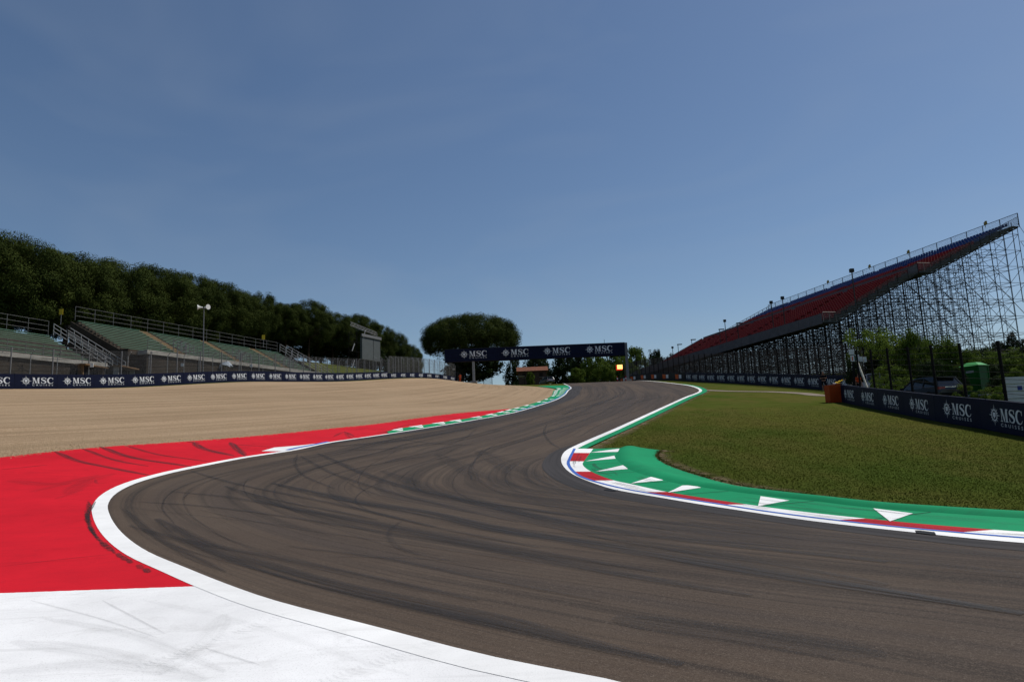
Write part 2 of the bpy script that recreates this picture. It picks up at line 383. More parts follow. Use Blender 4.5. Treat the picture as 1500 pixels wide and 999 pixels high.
# greyer asphalt beside both kerbs
gp = px_curve([(838, 652), (812, 661), (799, 671), (794, 684), (808, 699.5), (841, 715), (903, 730), (964, 740), (1040, 751), (1193, 773), (1316, 788), (1500, 807)], post=[(9.4, 6.2), (13, 3.1), (20, -2.5)])
ge = sub(INN, G(838, 655), (20, -1.8), .4)
strip_obj('asphalt_patch', resample(ge, 160), resample(gp, 160), 6, .004, MT['asphalt_grey'], track)
ob_ = sub(OUT, G(440, 657), (9.2, 112), .7)
tw = np.interp(np.linspace(0, 1, len(ob_)), [0, .12, .5, 1], [.15, .8, 1.5, 1.7])
strip_obj('asphalt_patch', ob_, offset(ob_, -OW*tw), 3, .004, MT['asphalt_grey'], track)

# ------------------------------------------------------------------ painted run-off
ro = sub(OUT, G(300, 862), G(745, 605), .4)
RED_OUT = px_curve([(-330, 880), (-420, 770), (-330, 702), (-160, 686), (0, 670), (80, 661), (160, 654), (280, 646), (400, 636), (500, 626), (550, 621), (617, 611.7), (683, 604), (745, 599)])
N = 150
red = strip_obj('red_runoff', resample(offset(ro, OW*.05), N), resample(RED_OUT, N), 30, .0045, MT['paint_red'], kind='structure')
wo = sub(OUT, (11, -4.5), G(299, 862), .4)
wl = resample(catmull([(4, -14), (-8, -10), (-16, -1), (G(-330, 880)[0], G(-330, 880)[1])]), 90)
white = strip_obj('white_runoff', resample(offset(wo, OW*.05), 90), wl, 24, .0045, MT['paint_white'], kind='structure')

# ------------------------------------------------------------------ gravel trap
WALL_PX = [(-170, 580), (-80, 575.5), (0, 572.3), (80, 569.3), (160, 566.3), (240, 563), (320, 560.6), (400, 559.2), (474, 558.0), (560, 557.6), (620, 557.6), (668, 558)]
_wd = [48, 51.5, 55, 58.5, 63, 68.5, 75.5, 84.5, 96, 116, 134, 151]
LWALL = catmull([at(x, y, d)[:2] for (x, y), d in zip(WALL_PX, _wd)])
GR_OUT = px_curve([(-420, 770), (-330, 703), (-160, 687), (0, 671), (80, 662), (160, 655), (280, 647), (400, 637), (500, 627), (550, 622), (617, 612.7), (683, 605), (745, 600), (790, 590.5), (806, 582), (811, 574)], post=[(6.0, 98), (5.4, 108), (3, 122), (-1, 136)])
gA = resample(GR_OUT, 170); gB = resample(np.vstack([[-46, 30], LWALL-normals(LWALL)*0+np.array([.75, -.1]), [[-8, 160]]]), 170)
gravel = strip_obj('gravel_trap', gA, gB, 46, -.016, MT['gravel'], kind='structure')
# far service path on the right
pth = px_curve([(1034, 571), (1075, 572.6), (1130, 573.4), (1175, 575.5), (1215, 579)], post=[(30, 55), (34, 50)])
pth_o = strip_obj('service_path', resample(offset(pth, .55), 40), resample(offset(pth, -.75), 40), 3, -.02, MT['path_gravel'], kind='structure')

# ------------------------------------------------------------------ exit kerb on the left: green with white wedges
kg = px_curve([(566, 633.5), (585, 628.7), (640, 620.5), (700, 611), (750, 599.6), (790, 588.5), (806.7, 581), (811, 573)], post=[(6.2, 99), (5.6, 108), (4.0, 118)])
ka = sub(OUT, G(567, 635), (9.4, 119), .5)
LK_A = resample(offset(ka, OW*.14), 200); LK_B = resample(kg, 200)
lk = strip_obj('exit_kerb', LK_A, LK_B, 5, .012, MT['paint_green'], kind='structure', prof=[(0, 0), (.6, .05), (1, .03)])
wedge_px = [(579, 631), (612, 626), (638, 621.5), (662, 617), (686, 612.5), (707, 608.5), (724, 605), (740, 602), (754, 599), (769, 595), (783, 590), (794, 586), (803, 581)]
def on_strip(A, B, s, t):
    k = s*(len(A)-1); i = int(min(k, len(A)-2)); f = k-i
    a = A[i]*(1-f)+A[i+1]*f; b = B[i]*(1-f)+B[i+1]*f; return a*(1-t)+b*t
mid = (LK_A+LK_B)/2; Lk = arclen(mid)[-1]
wf = [frac_near(mid, G(*p)) for p in wedge_px]
wf += [wf[-1]+.035*(i+1) for i in range(9) if wf[-1]+.035*(i+1) < .97]
for s in wf:
    d1, d2 = .95/Lk, .15/Lk
    q = [on_strip(LK_A, LK_B, max(0, s-d2), .10), on_strip(LK_A, LK_B, min(1, s+d2), .10), on_strip(LK_A, LK_B, min(1, s+d1), .92), on_strip(LK_A, LK_B, max(0, s-d1*.6), .92)]
    hz = [.028, .028, .056, .056]
    obj('white_wedge', [(p[0], p[1], zf(p[0], p[1])+h+.012) for p, h in zip(q, hz)], [(0, 1, 2, 3)], MT['paint_white_line'], lk)
# blue hairline beside it
kb = sub(OUT, G(760, 603), (9.2, 112), .5)
strip_obj('blue_line', offset(kb, OW*.17), offset(kb, OW*.30), 1, .030, MT['paint_blue'], lk)
# start of the painted kerb further down: white wedge with a blue line on the red
poly_on_ground('white_wedge', [(383, 661), (402, 655.6), (440, 652.5), (478, 648.2), (440, 656.5), (415, 661)], .0095, MT['paint_white_line'], red)
bl = px_curve([(424, 659.6), (440, 656), (458, 652.6), (484, 647.2)])
strip_obj('blue_line', resample(bl, 24), resample(offset(bl, .18), 24), 1, .0135, MT['paint_blue'], red)

# ------------------------------------------------------------------ apex kerb on the right
ext = lambda k: [(9.2+.66*k, 6.8+.75*k), (13.5+.66*k, 3.4+.75*k), (21+.66*k, -2.5+.75*k)]
K0 = sub(INN, G(835, 656.5), (21, -2.5), .3)
K1 = px_curve([(841, 657.6), (834, 671.5), (831.6, 679.5), (838, 690), (850.5, 699), (881, 709), (918, 717.6), (979, 728), (1056, 740), (1117, 749.5), (1163, 755.8), (1255, 767), (1316, 773.5), (1408, 782), (1500, 789.5)], post=ext(.28))
K2 = px_curve([(869, 658), (856.5, 675), (853.6, 681), (864, 690.5), (899.6, 704.7), (924, 710), (979, 722), (1040, 732), (1096, 740.5), (1180, 751.5), (1267, 761), (1360, 770), (1463, 778.3), (1500, 781)], post=ext(.8))
K3 = px_curve([(909, 658), (902, 671), (922, 690), (952, 700.5), (995, 711.5), (1041, 718.5), (1090, 725.5), (1148, 732.5), (1193, 737.5), (1270, 747), (1377, 755.5), (1500, 764)], post=ext(1.8))
K4 = px_curve([(967, 657.6), (961, 666), (976, 678), (1025, 695), (1086, 710), (1160, 720.5), (1285, 736.5), (1377, 744.5), (1500, 752.5)], post=ext(2.7))
NK = 220
k0, k1, k2, k3, k4 = [resample(k, NK) for k in (K0, K1, K2, K3, K4)]
kn = normals(k1); kn *= np.sign(np.sum((k2-k1)*kn, 1))[:, None]
kerb = strip_obj('apex_kerb', k2, k3, 6, .022, MT['paint_green'], kind='structure', prof=[(0, 0), (1, .03)])
strip_obj('white_line', k0, k1, 2, .010, MT['paint_white_line'], kerb, prof=[(0, 0), (1, .006)])
strip_obj('blue_line', k1-kn*.03, k1+kn*.07, 1, .020, MT['paint_blue'], kerb)
fr = [0]+[frac_near(k2, G(*p)) for p in [(861, 664), (856.4, 676.5), (866, 691.5), (899.6, 705), (976, 722), (1096, 740.5), (1267, 761), (1464, 778.4)]]
last = fr[-1]; fr += [last+(1-last)*.4, 1.0]
for i in range(len(fr)-1):
    n = max(5, int((fr[i+1]-fr[i])*NK*1.3)); nm, mt = ('white_block', 'paint_white_line') if i % 2 == 0 else ('red_block', 'paint_kerb_red')
    s = np.linspace(fr[i], fr[i+1], n); idx = np.arange(NK)/(NK-1)
    a = np.stack([np.interp(s, idx, k1[:, c]+kn[:, c]*.07) for c in (0, 1)], 1); b_ = np.stack([np.interp(s, idx, k2[:, c]) for c in (0, 1)], 1)
    strip_obj(nm, a, b_, 2, .018, MT[mt], kerb, prof=[(0, 0), (1, .004)])
strip_obj('sausage_ridge', k3, k4, 14, .052, MT['paint_green'], kerb, prof=[(0, 0), (.05, .035), (.14, .07), (.24, .085), (.34, .07), (.48, .02), (.70, -.035), (1, -.09)])
TRI = [[(864, 663.8), (907.5, 659), (906, 663.8)], [(857, 676.5), (900, 669.5), (902, 674)], [(872, 692), (913.5, 683.6), (920, 689.5)],
       [(924.5, 709.4), (956.5, 700.2), (972, 706.5)], [(978, 723.2), (1005.5, 711.2), (1027.5, 717.3)], [(1114.5, 730.2), (1157, 736.4), (1110.6, 743.2)], [(1279.5, 748.8), (1338, 756), (1304, 766)]]
def kerb_h(p):
    p = np.array(p)[:2]; d2 = np.linalg.norm(k2-p, axis=1).min(); d3 = np.linalg.norm(k3-p, axis=1).min(); return .022+.03*d2/(d2+d3+1e-9)
for tpx in TRI:
    o = poly_on_ground('white_triangle', tpx, 0, MT['paint_white_line'], kerb)
    for v in o.data.vertices: v.co.z += kerb_h(v.co)+.005
# drain grates let into the asphalt beside the kerb
pm('iron', (.02, .019, .018), .3, 8, .6, .4)
for c, n_, dx in (((1358, 783), 9, 2.6), ((894, 719.5), 5, 3.2)):
    for i in range(n_):
        p = G(c[0]+(i-n_/2)*dx, c[1]+(i-n_/2)*dx*.12); q = p+np.array([.10, .20, 0]); d = q-p
        e = np.array([.035, -.01, 0]); P = [p-e, p+e, q+e, q-e]
        obj('drain_bar', [(v[0], v[1], zf(v[0], v[1])+.016) for v in P], [(0, 1, 2, 3)], MT['iron'], track)

# ------------------------------------------------------------------ tyre marks
def tyre_mark(px, wd_, strength, parent, off=.012, world=False):
    C = catmull([np.array(p)[:2] for p in px] if world else [G(*p)[:2] for p in px], 14)
    n = max(8, int(arclen(C)[-1]/.35)); C = resample(C, n); nn = normals(C); wv = wd_*np.interp(np.linspace(0, 1, n), [0, .15, .85, 1], [.3, 1, 1, .3])
    V, F, uv = strip(C-nn*wv[:, None]/2, C+nn*wv[:, None]/2, 4, off); uv[:, 1] = np.tile(np.linspace(0, 1, 5), n)
    o = obj('tyre_mark', V, F, MT['tyre_rubber'], parent, uv=uv, smooth=True); o['strength'] = float(strength); return o
for px, w_, s_ in [
    ([(400, 708), (508, 732), (616, 750), (723, 774), (900, 803), (1000, 820), (1167, 847), (1333, 873), (1500, 900)], .55, .85),
    ([(330, 712), (400, 737), (490, 758), (616, 783), (760, 812), (900, 840), (1100, 873)], .40, .6),
    ([(230, 760), (300, 800), (400, 834), (490, 859), (601, 884), (723, 910), (867, 945), (1000, 975)], .45, .7),
    ([(465, 664), (508, 683), (572, 708), (651, 726), (759, 751), (900, 777), (1060, 798), (1300, 824)], .40, .7),
    ([(440, 668), (480, 690), (540, 712), (640, 738), (760, 765)], .25, .55),
    ([(436, 666), (432, 678), (446, 697), (490, 716)], .16, .55),
    ([(560, 640), (640, 650), (700, 652)], .3, .5), ([(480, 655), (540, 650), (620, 641), (700, 625)], .8, .5), ([(520, 660), (600, 655), (690, 640), (780, 615)], .9, .42),
    ([(280, 690), (330, 705), (420, 724), (520, 745), (640, 772)], .22, .6), ([(200, 735), (300, 742), (420, 757), (560, 780)], .18, .55),
    ([(190, 770), (260, 790), (380, 812), (500, 838), (700, 880)], .25, .5), ([(180, 745), (215, 775), (280, 815), (330, 838)], .2, .5),
    ([(420, 800), (560, 818), (700, 846), (880, 880)], .14, .5), ([(480, 815), (600, 818), (680, 822)], .06, .5),
    ([(801, 622), (797, 633), (806, 648), (822, 658)], .16, .6), ([(823, 607), (872, 593), (952, 580)], .5, .6), ([(800, 626), (860, 606), (940, 588), (985, 578)], .35, .5),
    ([(840, 600), (900, 583), (915, 574), (905, 568)], .45, .5), ([(850, 640), (880, 622), (960, 592)], .25, .35),
    ([(700, 660), (780, 700), (880, 735), (1000, 755), (1200, 785), (1500, 818)], 1.3, .35), ([(640, 665), (720, 705), (840, 745), (1000, 778), (1250, 812), (1500, 845)], 1.1, .32),
    ([(560, 690), (700, 735), (860, 778), (1040, 812), (1300, 858)], .7, .4), ([(1000, 764), (1050, 768), (1100, 775)], .05, .5),
    ([(900, 905), (1100, 935), (1300, 962)], .6, .4), ([(250, 720), (330, 728), (450, 748), (600, 776), (760, 804), (960, 838)], .3, .5)]:
    tyre_mark(px, w_, s_, track)
z1 = lambda L: [(x/2.504, 600+y/2.504) for x, y in L]
for px, w_, s_ in [
    (z1([(200, 153), (290, 190), (400, 212), (550, 242)]), .26, .9), (z1([(300, 142), (420, 185), (545, 208)]), .2, .85),
    (z1([(365, 135), (480, 175), (640, 200), (700, 210)]), .30, .95), (z1([(460, 132), (580, 165), (700, 182), (770, 192)]), .2, .8),
    (z1([(710, 122), (750, 145), (860, 170)]), .36, .95), (z1([(690, 118), (730, 123)]), .3, .8), (z1([(845, 120), (865, 140), (900, 170)]), .34, .95), (z1([(860, 128), (1000, 138)]), .2, .6),
    (z1([(780, 106), (830, 110)]), .2, .6), (z1([(0, 220), (90, 212), (175, 203)]), .10, .75), (z1([(0, 577), (200, 553), (410, 531)]), .03, .9), (z1([(350, 258), (360, 272), (400, 268)]), .1, .4),
    ([(488, 640), (505, 633), (520, 640)], .2, .6), ([(505, 632), (520, 642), (560, 640)], .25, .5), ([(560, 635), (600, 622), (640, 618)], .3, .4), (z1([(240, 310), (330, 260), (420, 235)]), .5, .22), (z1([(30, 260), (200, 275), (360, 240)]), .5, .2)]:
    tyre_mark(px, w_, s_, red, .0085)
# scuffs on the outer side of the white line at the tightest point and tread prints on the white
tyre_mark([(140, 735), (129, 752), (131, 770), (141, 787)], .10, 1.0, red, .009)
for i in range(26):
    s = i/25; p0 = [(131, 738), (128, 760), (139, 784), (166, 808), (215, 836)]; q = catmull(np.array(p0, float), 20); c = q[int(s*(len(q)-1))]
    if random.random() < .8: tyre_mark([tuple(c+np.array([-2, -3.2])), tuple(c+np.array([2.2, 3.4]))], random.uniform(.05, .14), random.uniform(.6, 1), red, .0095)
wline = sub(OUT, G(290, 845), G(860, 990), .2)
for i in range(13):
    k = random.randint(0, len(wline)-4); c = offset(wline, OW*(.33+random.uniform(0, .02)))[k:k+3+random.randint(0, 1)]
    tyre_mark(list(c), random.uniform(.008, .016), random.uniform(.15, .4), white, .009, world=True)
for a_, b_ in (((430, 898), (190, 985)), ((640, 940), (450, 1010))):
    P, Q = G(*a_)[:2], G(*b_)[:2]; d = (Q-P); L = np.linalg.norm(d); d /= L; n_ = np.array([-d[1], d[0]])
    for k in range(int(L/.055)):
        c = P+d*k*.055; wv = .11
        if random.random() < .85: tyre_mark([tuple(c-n_*wv*.8-d*.03), tuple(c), tuple(c+n_*wv-d*.03)], .03, random.uniform(.05, .16), white, .008+.0004*(k % 3), world=True)
for px in ([(45, 880), (150, 908), (230, 935)], [(150, 880), (240, 928)], [(300, 950), (380, 975)]): tyre_mark(px, .035, .25, white, .0085)

# ------------------------------------------------------------------ grass blades on the infield
def grass_blades():
    poly = np.vstack([k4[::2][::-1], offset(gs, IW*.95)[::3], [[26, 82], [31, 66], [22, 46], [19.6, 32], [18.6, 25], [22, 0]]])
    def inside(P):
        x, y = P[:, 0], P[:, 1]; c = np.zeros(len(P), bool); j = len(poly)-1
        for i in range(len(poly)):
            xi, yi = poly[i]; xj, yj = poly[j]
            c ^= ((yi > y) != (yj > y)) & (x < (xj-xi)*(y-yi)/(yj-yi+1e-12)+xi); j = i
        return c
    n = 900000; y = 9+38*RNG.random(n); x = RNG.uniform(1.5, 24, n); P = np.stack([x, y], 1)
    P = P[RNG.random(n) < np.clip(1.25-np.hypot(P[:, 0], P[:, 1])/46, 0, 1)**1.5]; P = P[inside(P)]
    e = k4[RNG.integers(2, NK-30, 9000)]+np.array([.05, .10])+RNG.normal(0, .05, (9000, 2)); P = np.vstack([P, e]); n = len(P)
    h = RNG.uniform(.012, .034, n)+.05*(RNG.random(n) < .03)*RNG.random(n); h[-9000:] *= 1.8; ang = RNG.uniform(0, 6.283, n); wv = .004+h*.12
    b = np.concatenate([P, (Z(P[:, 0], P[:, 1])-.05)[:, None]], 1); dx = np.stack([np.cos(ang)*wv, np.sin(ang)*wv, 0*ang], 1)
    lean = np.stack([RNG.normal(0, 1.0, n)*h, RNG.normal(0, 1.0, n)*h, h], 1)
    V = np.stack([b-dx, b+dx, b+lean], 1).reshape(-1, 3)
    o = obj('grass_blades', V, np.arange(3*n).reshape(-1, 3), MT['grass_blade'], tint=RNG.random(n))
    tag(o, 'short mown grass blades covering the infield beside the green kerb', 'grass', kind='stuff')
grass_blades()

# ================================================================== BARRIERS WITH PRINTED BANNERS
pm('banner_navy', (.0045, .0075, .027), .3, 1.5, .6, bumps=.35); pm('banner_back', (.012, .014, .022), .25, 1.5, .6); pm('print_white', (.70, .72, .74), .06, 3, .6)
pm('steel', (.19, .19, .19), .25, 4, .6, .25); pm('steel_dark', (.013, .0125, .012), .3, 4, .8, .0, spec=.05); pm('steel_mid', (.12, .12, .118), .25, 4, .7, .1); pm('steel_pale', (.27, .27, .265), .2, 4, .6, .2)
pm('concrete', (.34, .32, .28), .3, 1.2, .9, bumps=.3); pm('orange_panel', (.36, .050, .007), .15, 2, .6)
def ribbon2d(C, W):
    C = np.array(C, float); n = normals(C); L = C-n*np.array(W)[:, None]/2; Rr = C+n*np.array(W)[:, None]/2; k = len(C)
    return [*L, *Rr], [(i, i+1, k+i+1, k+i) for i in range(k-1)]
def logo_parts():
    """sunburst emblem and serif lettering in a 1-high em box; x right, z up, front towards -y"""
    dy = [0.]
    def put(mb, P2, Fc):
        dy[0] += .0006; mb.add([(p[0], -dy[0], p[1]) for p in P2], Fc)
    def fix(mb):
        out = []
        for q in mb.f:
            a, b, c = [np.array(mb.v[i]) for i in q[:3]]
            out.append(q if np.cross(b-a, c-a)[1] < 0 else q[::-1])
        mb.f = out; return mb
    T = MB(); x0 = 0.
    quad = lambda *p: put(T, p, [(0, 1, 2, 3)])
    def bar(x, z, x2, z2): quad((x, z), (x2, z), (x2, z2), (x, z2))
    # M
    bar(.14, 0, .22, 1); quad((.10, 1), (.56, 0), (.68, 0), (.38, 1)); quad((.57, 0), (.64, 0), (.95, 1), (.86, 1)); bar(.85, 0, 1.08, 1)
    bar(.02, 0, .36, .06); bar(.02, .94, .30, 1); bar(.74, 0, 1.19, .06); bar(.92, .94, 1.19, 1)
    # S
    S = catmull([(.80, .72), (.70, .92), (.46, .97), (.20, .88), (.17, .68), (.42, .55), (.66, .42), (.78, .26), (.66, .08), (.42, .03), (.20, .10), (.11, .30)], 6)
    w = np.interp(np.linspace(0, 1, len(S)), [0, .18, .36, .5, .66, .82, 1], [.05, .07, .20, .25, .21, .07, .05])
    P, Fc = ribbon2d(S+np.array([1.30, 0]), w); put(T, P, Fc); bar(1.30+.77, .68, 1.30+.84, .99); bar(1.30+.08, .01, 1.30+.15, .34)
    # C
    t = np.radians(np.linspace(48, 312, 36)); Cc = np.stack([.55+.45*np.cos(t), .5+.485*np.sin(t)], 1)
    w = .07+.19*np.clip(-np.cos(t), 0, 1)**.8
    P, Fc = ribbon2d(Cc+np.array([2.32, 0]), w); put(T, P, Fc); bar(2.32+.84, .64, 2.32+.91, .99); quad((2.32+.80, .11), (2.32+.86, .10), (2.32+.95, .28), (2.32+.91, .29))
    # small capitals under it
    cu = bpy.data.curves.new('caps', 'FONT'); cu.body = 'C R U I S E S'; cu.size = .38; cu.align_x = 'LEFT'; cu.space_character = 1.05; cu.resolution_u = 2
    co = bpy.data.objects.new('caps', cu); COL.objects.link(co); dg = bpy.context.evaluated_depsgraph_get(); me = co.evaluated_get(dg).to_mesh()
    V = np.array([v.co[:] for v in me.vertices]); k = 3.22/(V[:, 0].max()-V[:, 0].min()); V[:, 0] = (V[:, 0]-V[:, 0].min())*k+.02
    dy[0] += .0006; T.add([(v[0], -dy[0], v[1]-.40) for v in V], [tuple(p.vertices) for p in me.polygons]); co.evaluated_get(dg).to_mesh_clear()
    bpy.data.objects.remove(co); bpy.data.curves.remove(cu)
    E = MB(); dy[0] = 0.; c = np.array([-.92, .42])
    pol = lambda r, a: c+r*np.array([math.cos(a), math.sin(a)])
    for i in range(16):
        a = i*math.pi/8; r = .88 if i % 4 == 0 else (.74 if i % 2 == 0 else .62); put(E, [pol(.40, a-.13), pol(.40, a+.13), pol(r, a)], [(0, 1, 2)])
    ring = [pol(.46, i*math.pi/14) for i in range(28)]+[pol(.36, i*math.pi/14) for i in range(28)]
    put(E, ring, [(i, (i+1) % 28, 28+(i+1) % 28, 28+i) for i in range(28)])
    put(E, [c+np.array(p) for p in ((-.22, .22), (.22, .22), (.22, -.05), (0, -.27), (-.22, -.05))], [(0, 1, 2, 3, 4)])
    return fix(T), fix(E)
LOGO_T, LOGO_E = logo_parts()
def logo_mesh(mb, name, em, ox, oz, oy):
    V = np.array(mb.v)*np.array([em, 1, em])+np.array([ox, oy, oz]); return raw_mesh(name, V, mb.f, MT['print_white'])
def panel_meshes(L, H, em, ox, oz):
    b = MB().box((L/2, 0, H/2), (L-.012, .10, H)); return b.mesh('banner_panel', MT['banner_navy']), logo_mesh(LOGO_T, 'lettering', em, ox, oz, -.053), logo_mesh(LOGO_E, 'emblem', em, ox, oz, -.053)
def wall_run(root, P0s, P1s, H, em, texts=True, L0=None):
    """panels from points P0s[i] to P1s[i]; all share one mesh"""
    L0 = L0 or np.mean([np.linalg.norm(b-a) for a, b in zip(P0s, P1s)]); bm, tm, em_ = panel_meshes(L0, H, em, L0*.5-em*.70, H*.5-em*.36)
    for a, b in zip(P0s, P1s):
        d = b-a; L = np.linalg.norm(d); rz = math.atan2(d[1], d[0]); ry = -math.asin(d[2]/L)
        o = inst('banner_panel', bm, root, a, (0, ry, rz), (L/L0, 1, 1))
        if texts:
            for nm, m_ in (('lettering', tm), ('emblem', em_)):
                c = bpy.data.objects.new(nm, m_); COL.objects.link(c); c.parent = o; c.scale = (1, 1, 1)
def wall_pts(C, n, a=0., b=1., dz=-.03):
    Q = resample(C, n+1, a, b); return np.concatenate([Q, (Z(Q[:, 0], Q[:, 1])+dz)[:, None]], 1)
# --- left wall: 19 taller panels, then a lower run of 8 up to the crest
LL = arclen(LWALL)[-1]; f_a = frac_near(LWALL, at(-120, 577, 50)); f_b = frac_near(LWALL, at(571, 557.6, 118.5))
W1 = wall_pts(LWALL, 22, f_a, f_b); W2 = wall_pts(LWALL, 8, f_b+.002, 1.0)
lw = thing('advertising_barrier', 'long sunlit navy banner barrier along the gravel trap below the green benches', 'barrier', W1[0])
wall_run(lw, W1[:-1], W1[1:], 1.22, .50)
lw2 = thing('advertising_barrier', 'lower sunlit navy banner barrier running on to the orange marshal at the crest', 'barrier', W2[0])
wall_run(lw2, W2[:-1], W2[1:], .98, .44)
# --- right near wall, far -> near so that the print reads left to right
RW = np.array([G(x, y) for x, y in [(1234, 588.5), (1275, 597), (1320, 605.5), (1370, 615.5), (1440, 627), (1497, 637.5)]])
RWC = catmull(RW[:, :2]); dd = RWC[-1]-RWC[-6]; RWC = np.vstack([RWC, RWC[-1]+dd/np.linalg.norm(dd)*9])
wp = wall_pts(RWC, 8)
rw = thing('advertising_barrier', 'shaded navy banner barrier with an orange end beside the mown infield', 'barrier', wp[0])
wall_run(rw, wp[:-1], wp[1:], 1.24, .50)
d0 = wp[0]-wp[1]; d0 /= np.linalg.norm(d0); nrm = np.array([d0[1], -d0[0], 0])   # away from track
if nrm[0] < 0: nrm = -nrm
e0 = wp[0]+d0*.06
ax = np.array([nrm, d0, [0, 0, 1]])
ep = at(1226, 588.2, 48.2)
box_obj('end_panel', (ep[0]-.02, ep[1]+.35, zf(ep[0], ep[1])+.60), (.88, .8, 1.24), MT['orange_panel'], rw)
bk = MB()
for a, b in zip(wp[:-1], wp[1:]):
    bk.hexa([a+nrm*.10, b+nrm*.10, b+nrm*.75, a+nrm*.75, *(np.array([a+nrm*.10, b+nrm*.10, b+nrm*.75, a+nrm*.75])+np.array([0, 0, 1.12]))])
bk.obj('barrier_core', MT['banner_back'], rw)
# --- right far wall
FW_PX = [(1262, 578.5, 60), (1213.6, 572, 66), (1168, 567, 74), (1120, 563.3, 84), (1068, 560, 97), (1030, 558.6, 107), (1002, 557.9, 118), (965, 557, 132), (935, 556.6, 146), (905, 556.4, 160)]
FWC = catmull([at(x, y, d)[:2] for x, y, d in FW_PX])
FWT = frac_near(FWC, at(1004, 557.9, 117))
fw1 = wall_pts(FWC[::-1], 15, 1-FWT, 1.0, -.05)
fw = thing('advertising_barrier', 'shaded navy banner barrier at the foot of the scaffold grandstand', 'barrier', fw1[0])
wall_run(fw, fw1[:-1], fw1[1:], 1.45, .58)
fw2 = wall_pts(FWC[::-1], 6, 0., 1-FWT-.002, -.05)
fx = thing('advertising_barrier', 'dark barrier with small orange and white prints beneath the lit signal panel', 'barrier', fw2[0])
pm('banner_black', (.014, .016, .016), .3, 2, .6); pm('print_orange', (.62, .10, .012), .1, 3, .6)
for a, b in zip(fw2[:-1], fw2[1:]):
    d = b-a; L = np.linalg.norm(d); rz = math.atan2(d[1], d[0]); ry = -math.asin(d[2]/L)
    o = inst('banner_panel', MB().box((L/2, 0, .72), (L-.02, .1, 1.45)).mesh('banner_panel', MT['banner_black']), fx, a, (0, ry, rz))
    for nm, mt, pts in (('orange_print', 'print_orange', [(.30, .35), (.52, .35), (.52, 1.15), (.26, 1.15)]), ('white_print', 'print_white', [(.56, .45), (.74, .45), (.74, 1.1), (.56, 1.1)])):
        c = bpy.data.objects.new(nm, raw_mesh(nm, [(p[0]*L, -.056, p[1]) for p in pts], [(0, 1, 2, 3)], MT[mt])); COL.objects.link(c); c.parent = o

# ================================================================== FENCES
def mesh_mat(name, col, dens, period):
    """woven wire: diagonal wires too fine to build one by one at this distance"""
    m, t, b = new_mat(name); uv = nd(t, 'ShaderNodeTexCoord').outputs['UV']; sx = nd(t, 'ShaderNodeSeparateXYZ'); t.links.new(uv, sx.inputs[0])
    p = math_n(t, 'ADD', sx.outputs[0], sx.outputs[1]); q = math_n(t, 'SUBTRACT', sx.outputs[0], sx.outputs[1]); fac = None
    for e in (p, q):
        w = math_n(t, 'LESS_THAN', math_n(t, 'FRACT', math_n(t, 'DIVIDE', e, period), 0), dens); fac = w if fac is None else math_n(t, 'MAXIMUM', fac, w)
    tr = nd(t, 'ShaderNodeBsdfTransparent'); mx = nd(t, 'ShaderNodeMixShader'); out = t.nodes['Material Output']
    b.inputs['Base Color'].default_value = (*col, 1); b.inputs['Roughness'].default_value = .6; b.inputs['Metallic'].default_value = .2
    t.links.new(fac, mx.inputs[0]); t.links.new(tr.outputs[0], mx.inputs[1]); t.links.new(b.outputs[0], mx.inputs[2]); t.links.new(mx.outputs[0], out.inputs[0])
mesh_mat('wire_mesh', (.10, .10, .10), .10, .07); mesh_mat('wire_mesh_far', (.13, .13, .125), .16, .08); mesh_mat('wire_mesh_brown', (.060, .040, .028), .27, .09); mesh_mat('rail_mesh', (.30, .32, .35), .13, .06)
def fence(label, pts, z0, h, mesh, post_mat, r, wires, bent=0., group=None, cat='fence', name='catch_fence', wire_mat='steel_dark', every=1, tops=None):
    """pts: (n,3) ground points, one post each"""
    root = thing(name, label, cat, pts[0], group); up = np.array([0, 0, 1.])
    d = pts[-1]-pts[0]; d[2] = 0; d /= np.linalg.norm(d); nn = np.array([d[1], -d[0], 0])
    for i, p in enumerate(pts):
        if i % every: continue
        m_ = MB().tube(p+up*(z0-.3), p+up*(z0+h), r, 6)
        if bent: m_.tube(p+up*(z0+h), p+up*(z0+h+abs(bent)*.9)+nn*bent, r*.9, 6)
        m_.obj('post', MT[post_mat], root)
    for k in range(wires):
        zz = z0+h*(k+.6)/wires; MB().path([p+up*zz for p in pts], .011, 3).obj('cable', MT[wire_mat], root)
    if mesh:
        V = []; uv = []; s = arclen(pts)
        for p, q in zip(pts, s):
            V += [p+up*z0, p+up*(z0+h)]; uv += [(q, 0), (q, h)]
        obj('mesh_panel', V, [(2*i, 2*i+2, 2*i+3, 2*i+1) for i in range(len(pts)-1)], MT[mesh], root, uv=uv)
    return root
nL = np.array([-.966, .26])
def along(C, n, a, b, off): 
    Q = resample(C, n, a, b); nn = normals(C); nn = nn[np.clip((np.linspace(a, b, n)*(len(C)-1)).astype(int), 0, len(C)-1)]; nn *= np.sign(nn@nL)[:, None]
    Q = Q+nn*off; return np.concatenate([Q, Z(Q[:, 0], Q[:, 1])[:, None]], 1)
f1 = along(LWALL, 24, f_a, f_b+.01, .35)
fence('grey catch fence with straight posts on the barrier below the green benches', f1, .9, 2.5, 'wire_mesh', 'steel', .055, 7)
f2 = along(LWALL, 34, f_a, f_b+.02, 2.4)
fence('thin wire fence with bent tops between the barrier and the green benches', f2, .3, 2.5, None, 'steel_pale', .035, 3, bent=.42, name='wire_fence')
f3 = along(LWALL, 13, f_b+.012, 1.0, .35)
fence('grey mesh catch fence beneath the video screen leading to the crest', f3, .6, 3.3, 'wire_mesh_far', 'steel', .06, 5)
f4 = along(LWALL, 15, f_b, 1.0, 2.2)
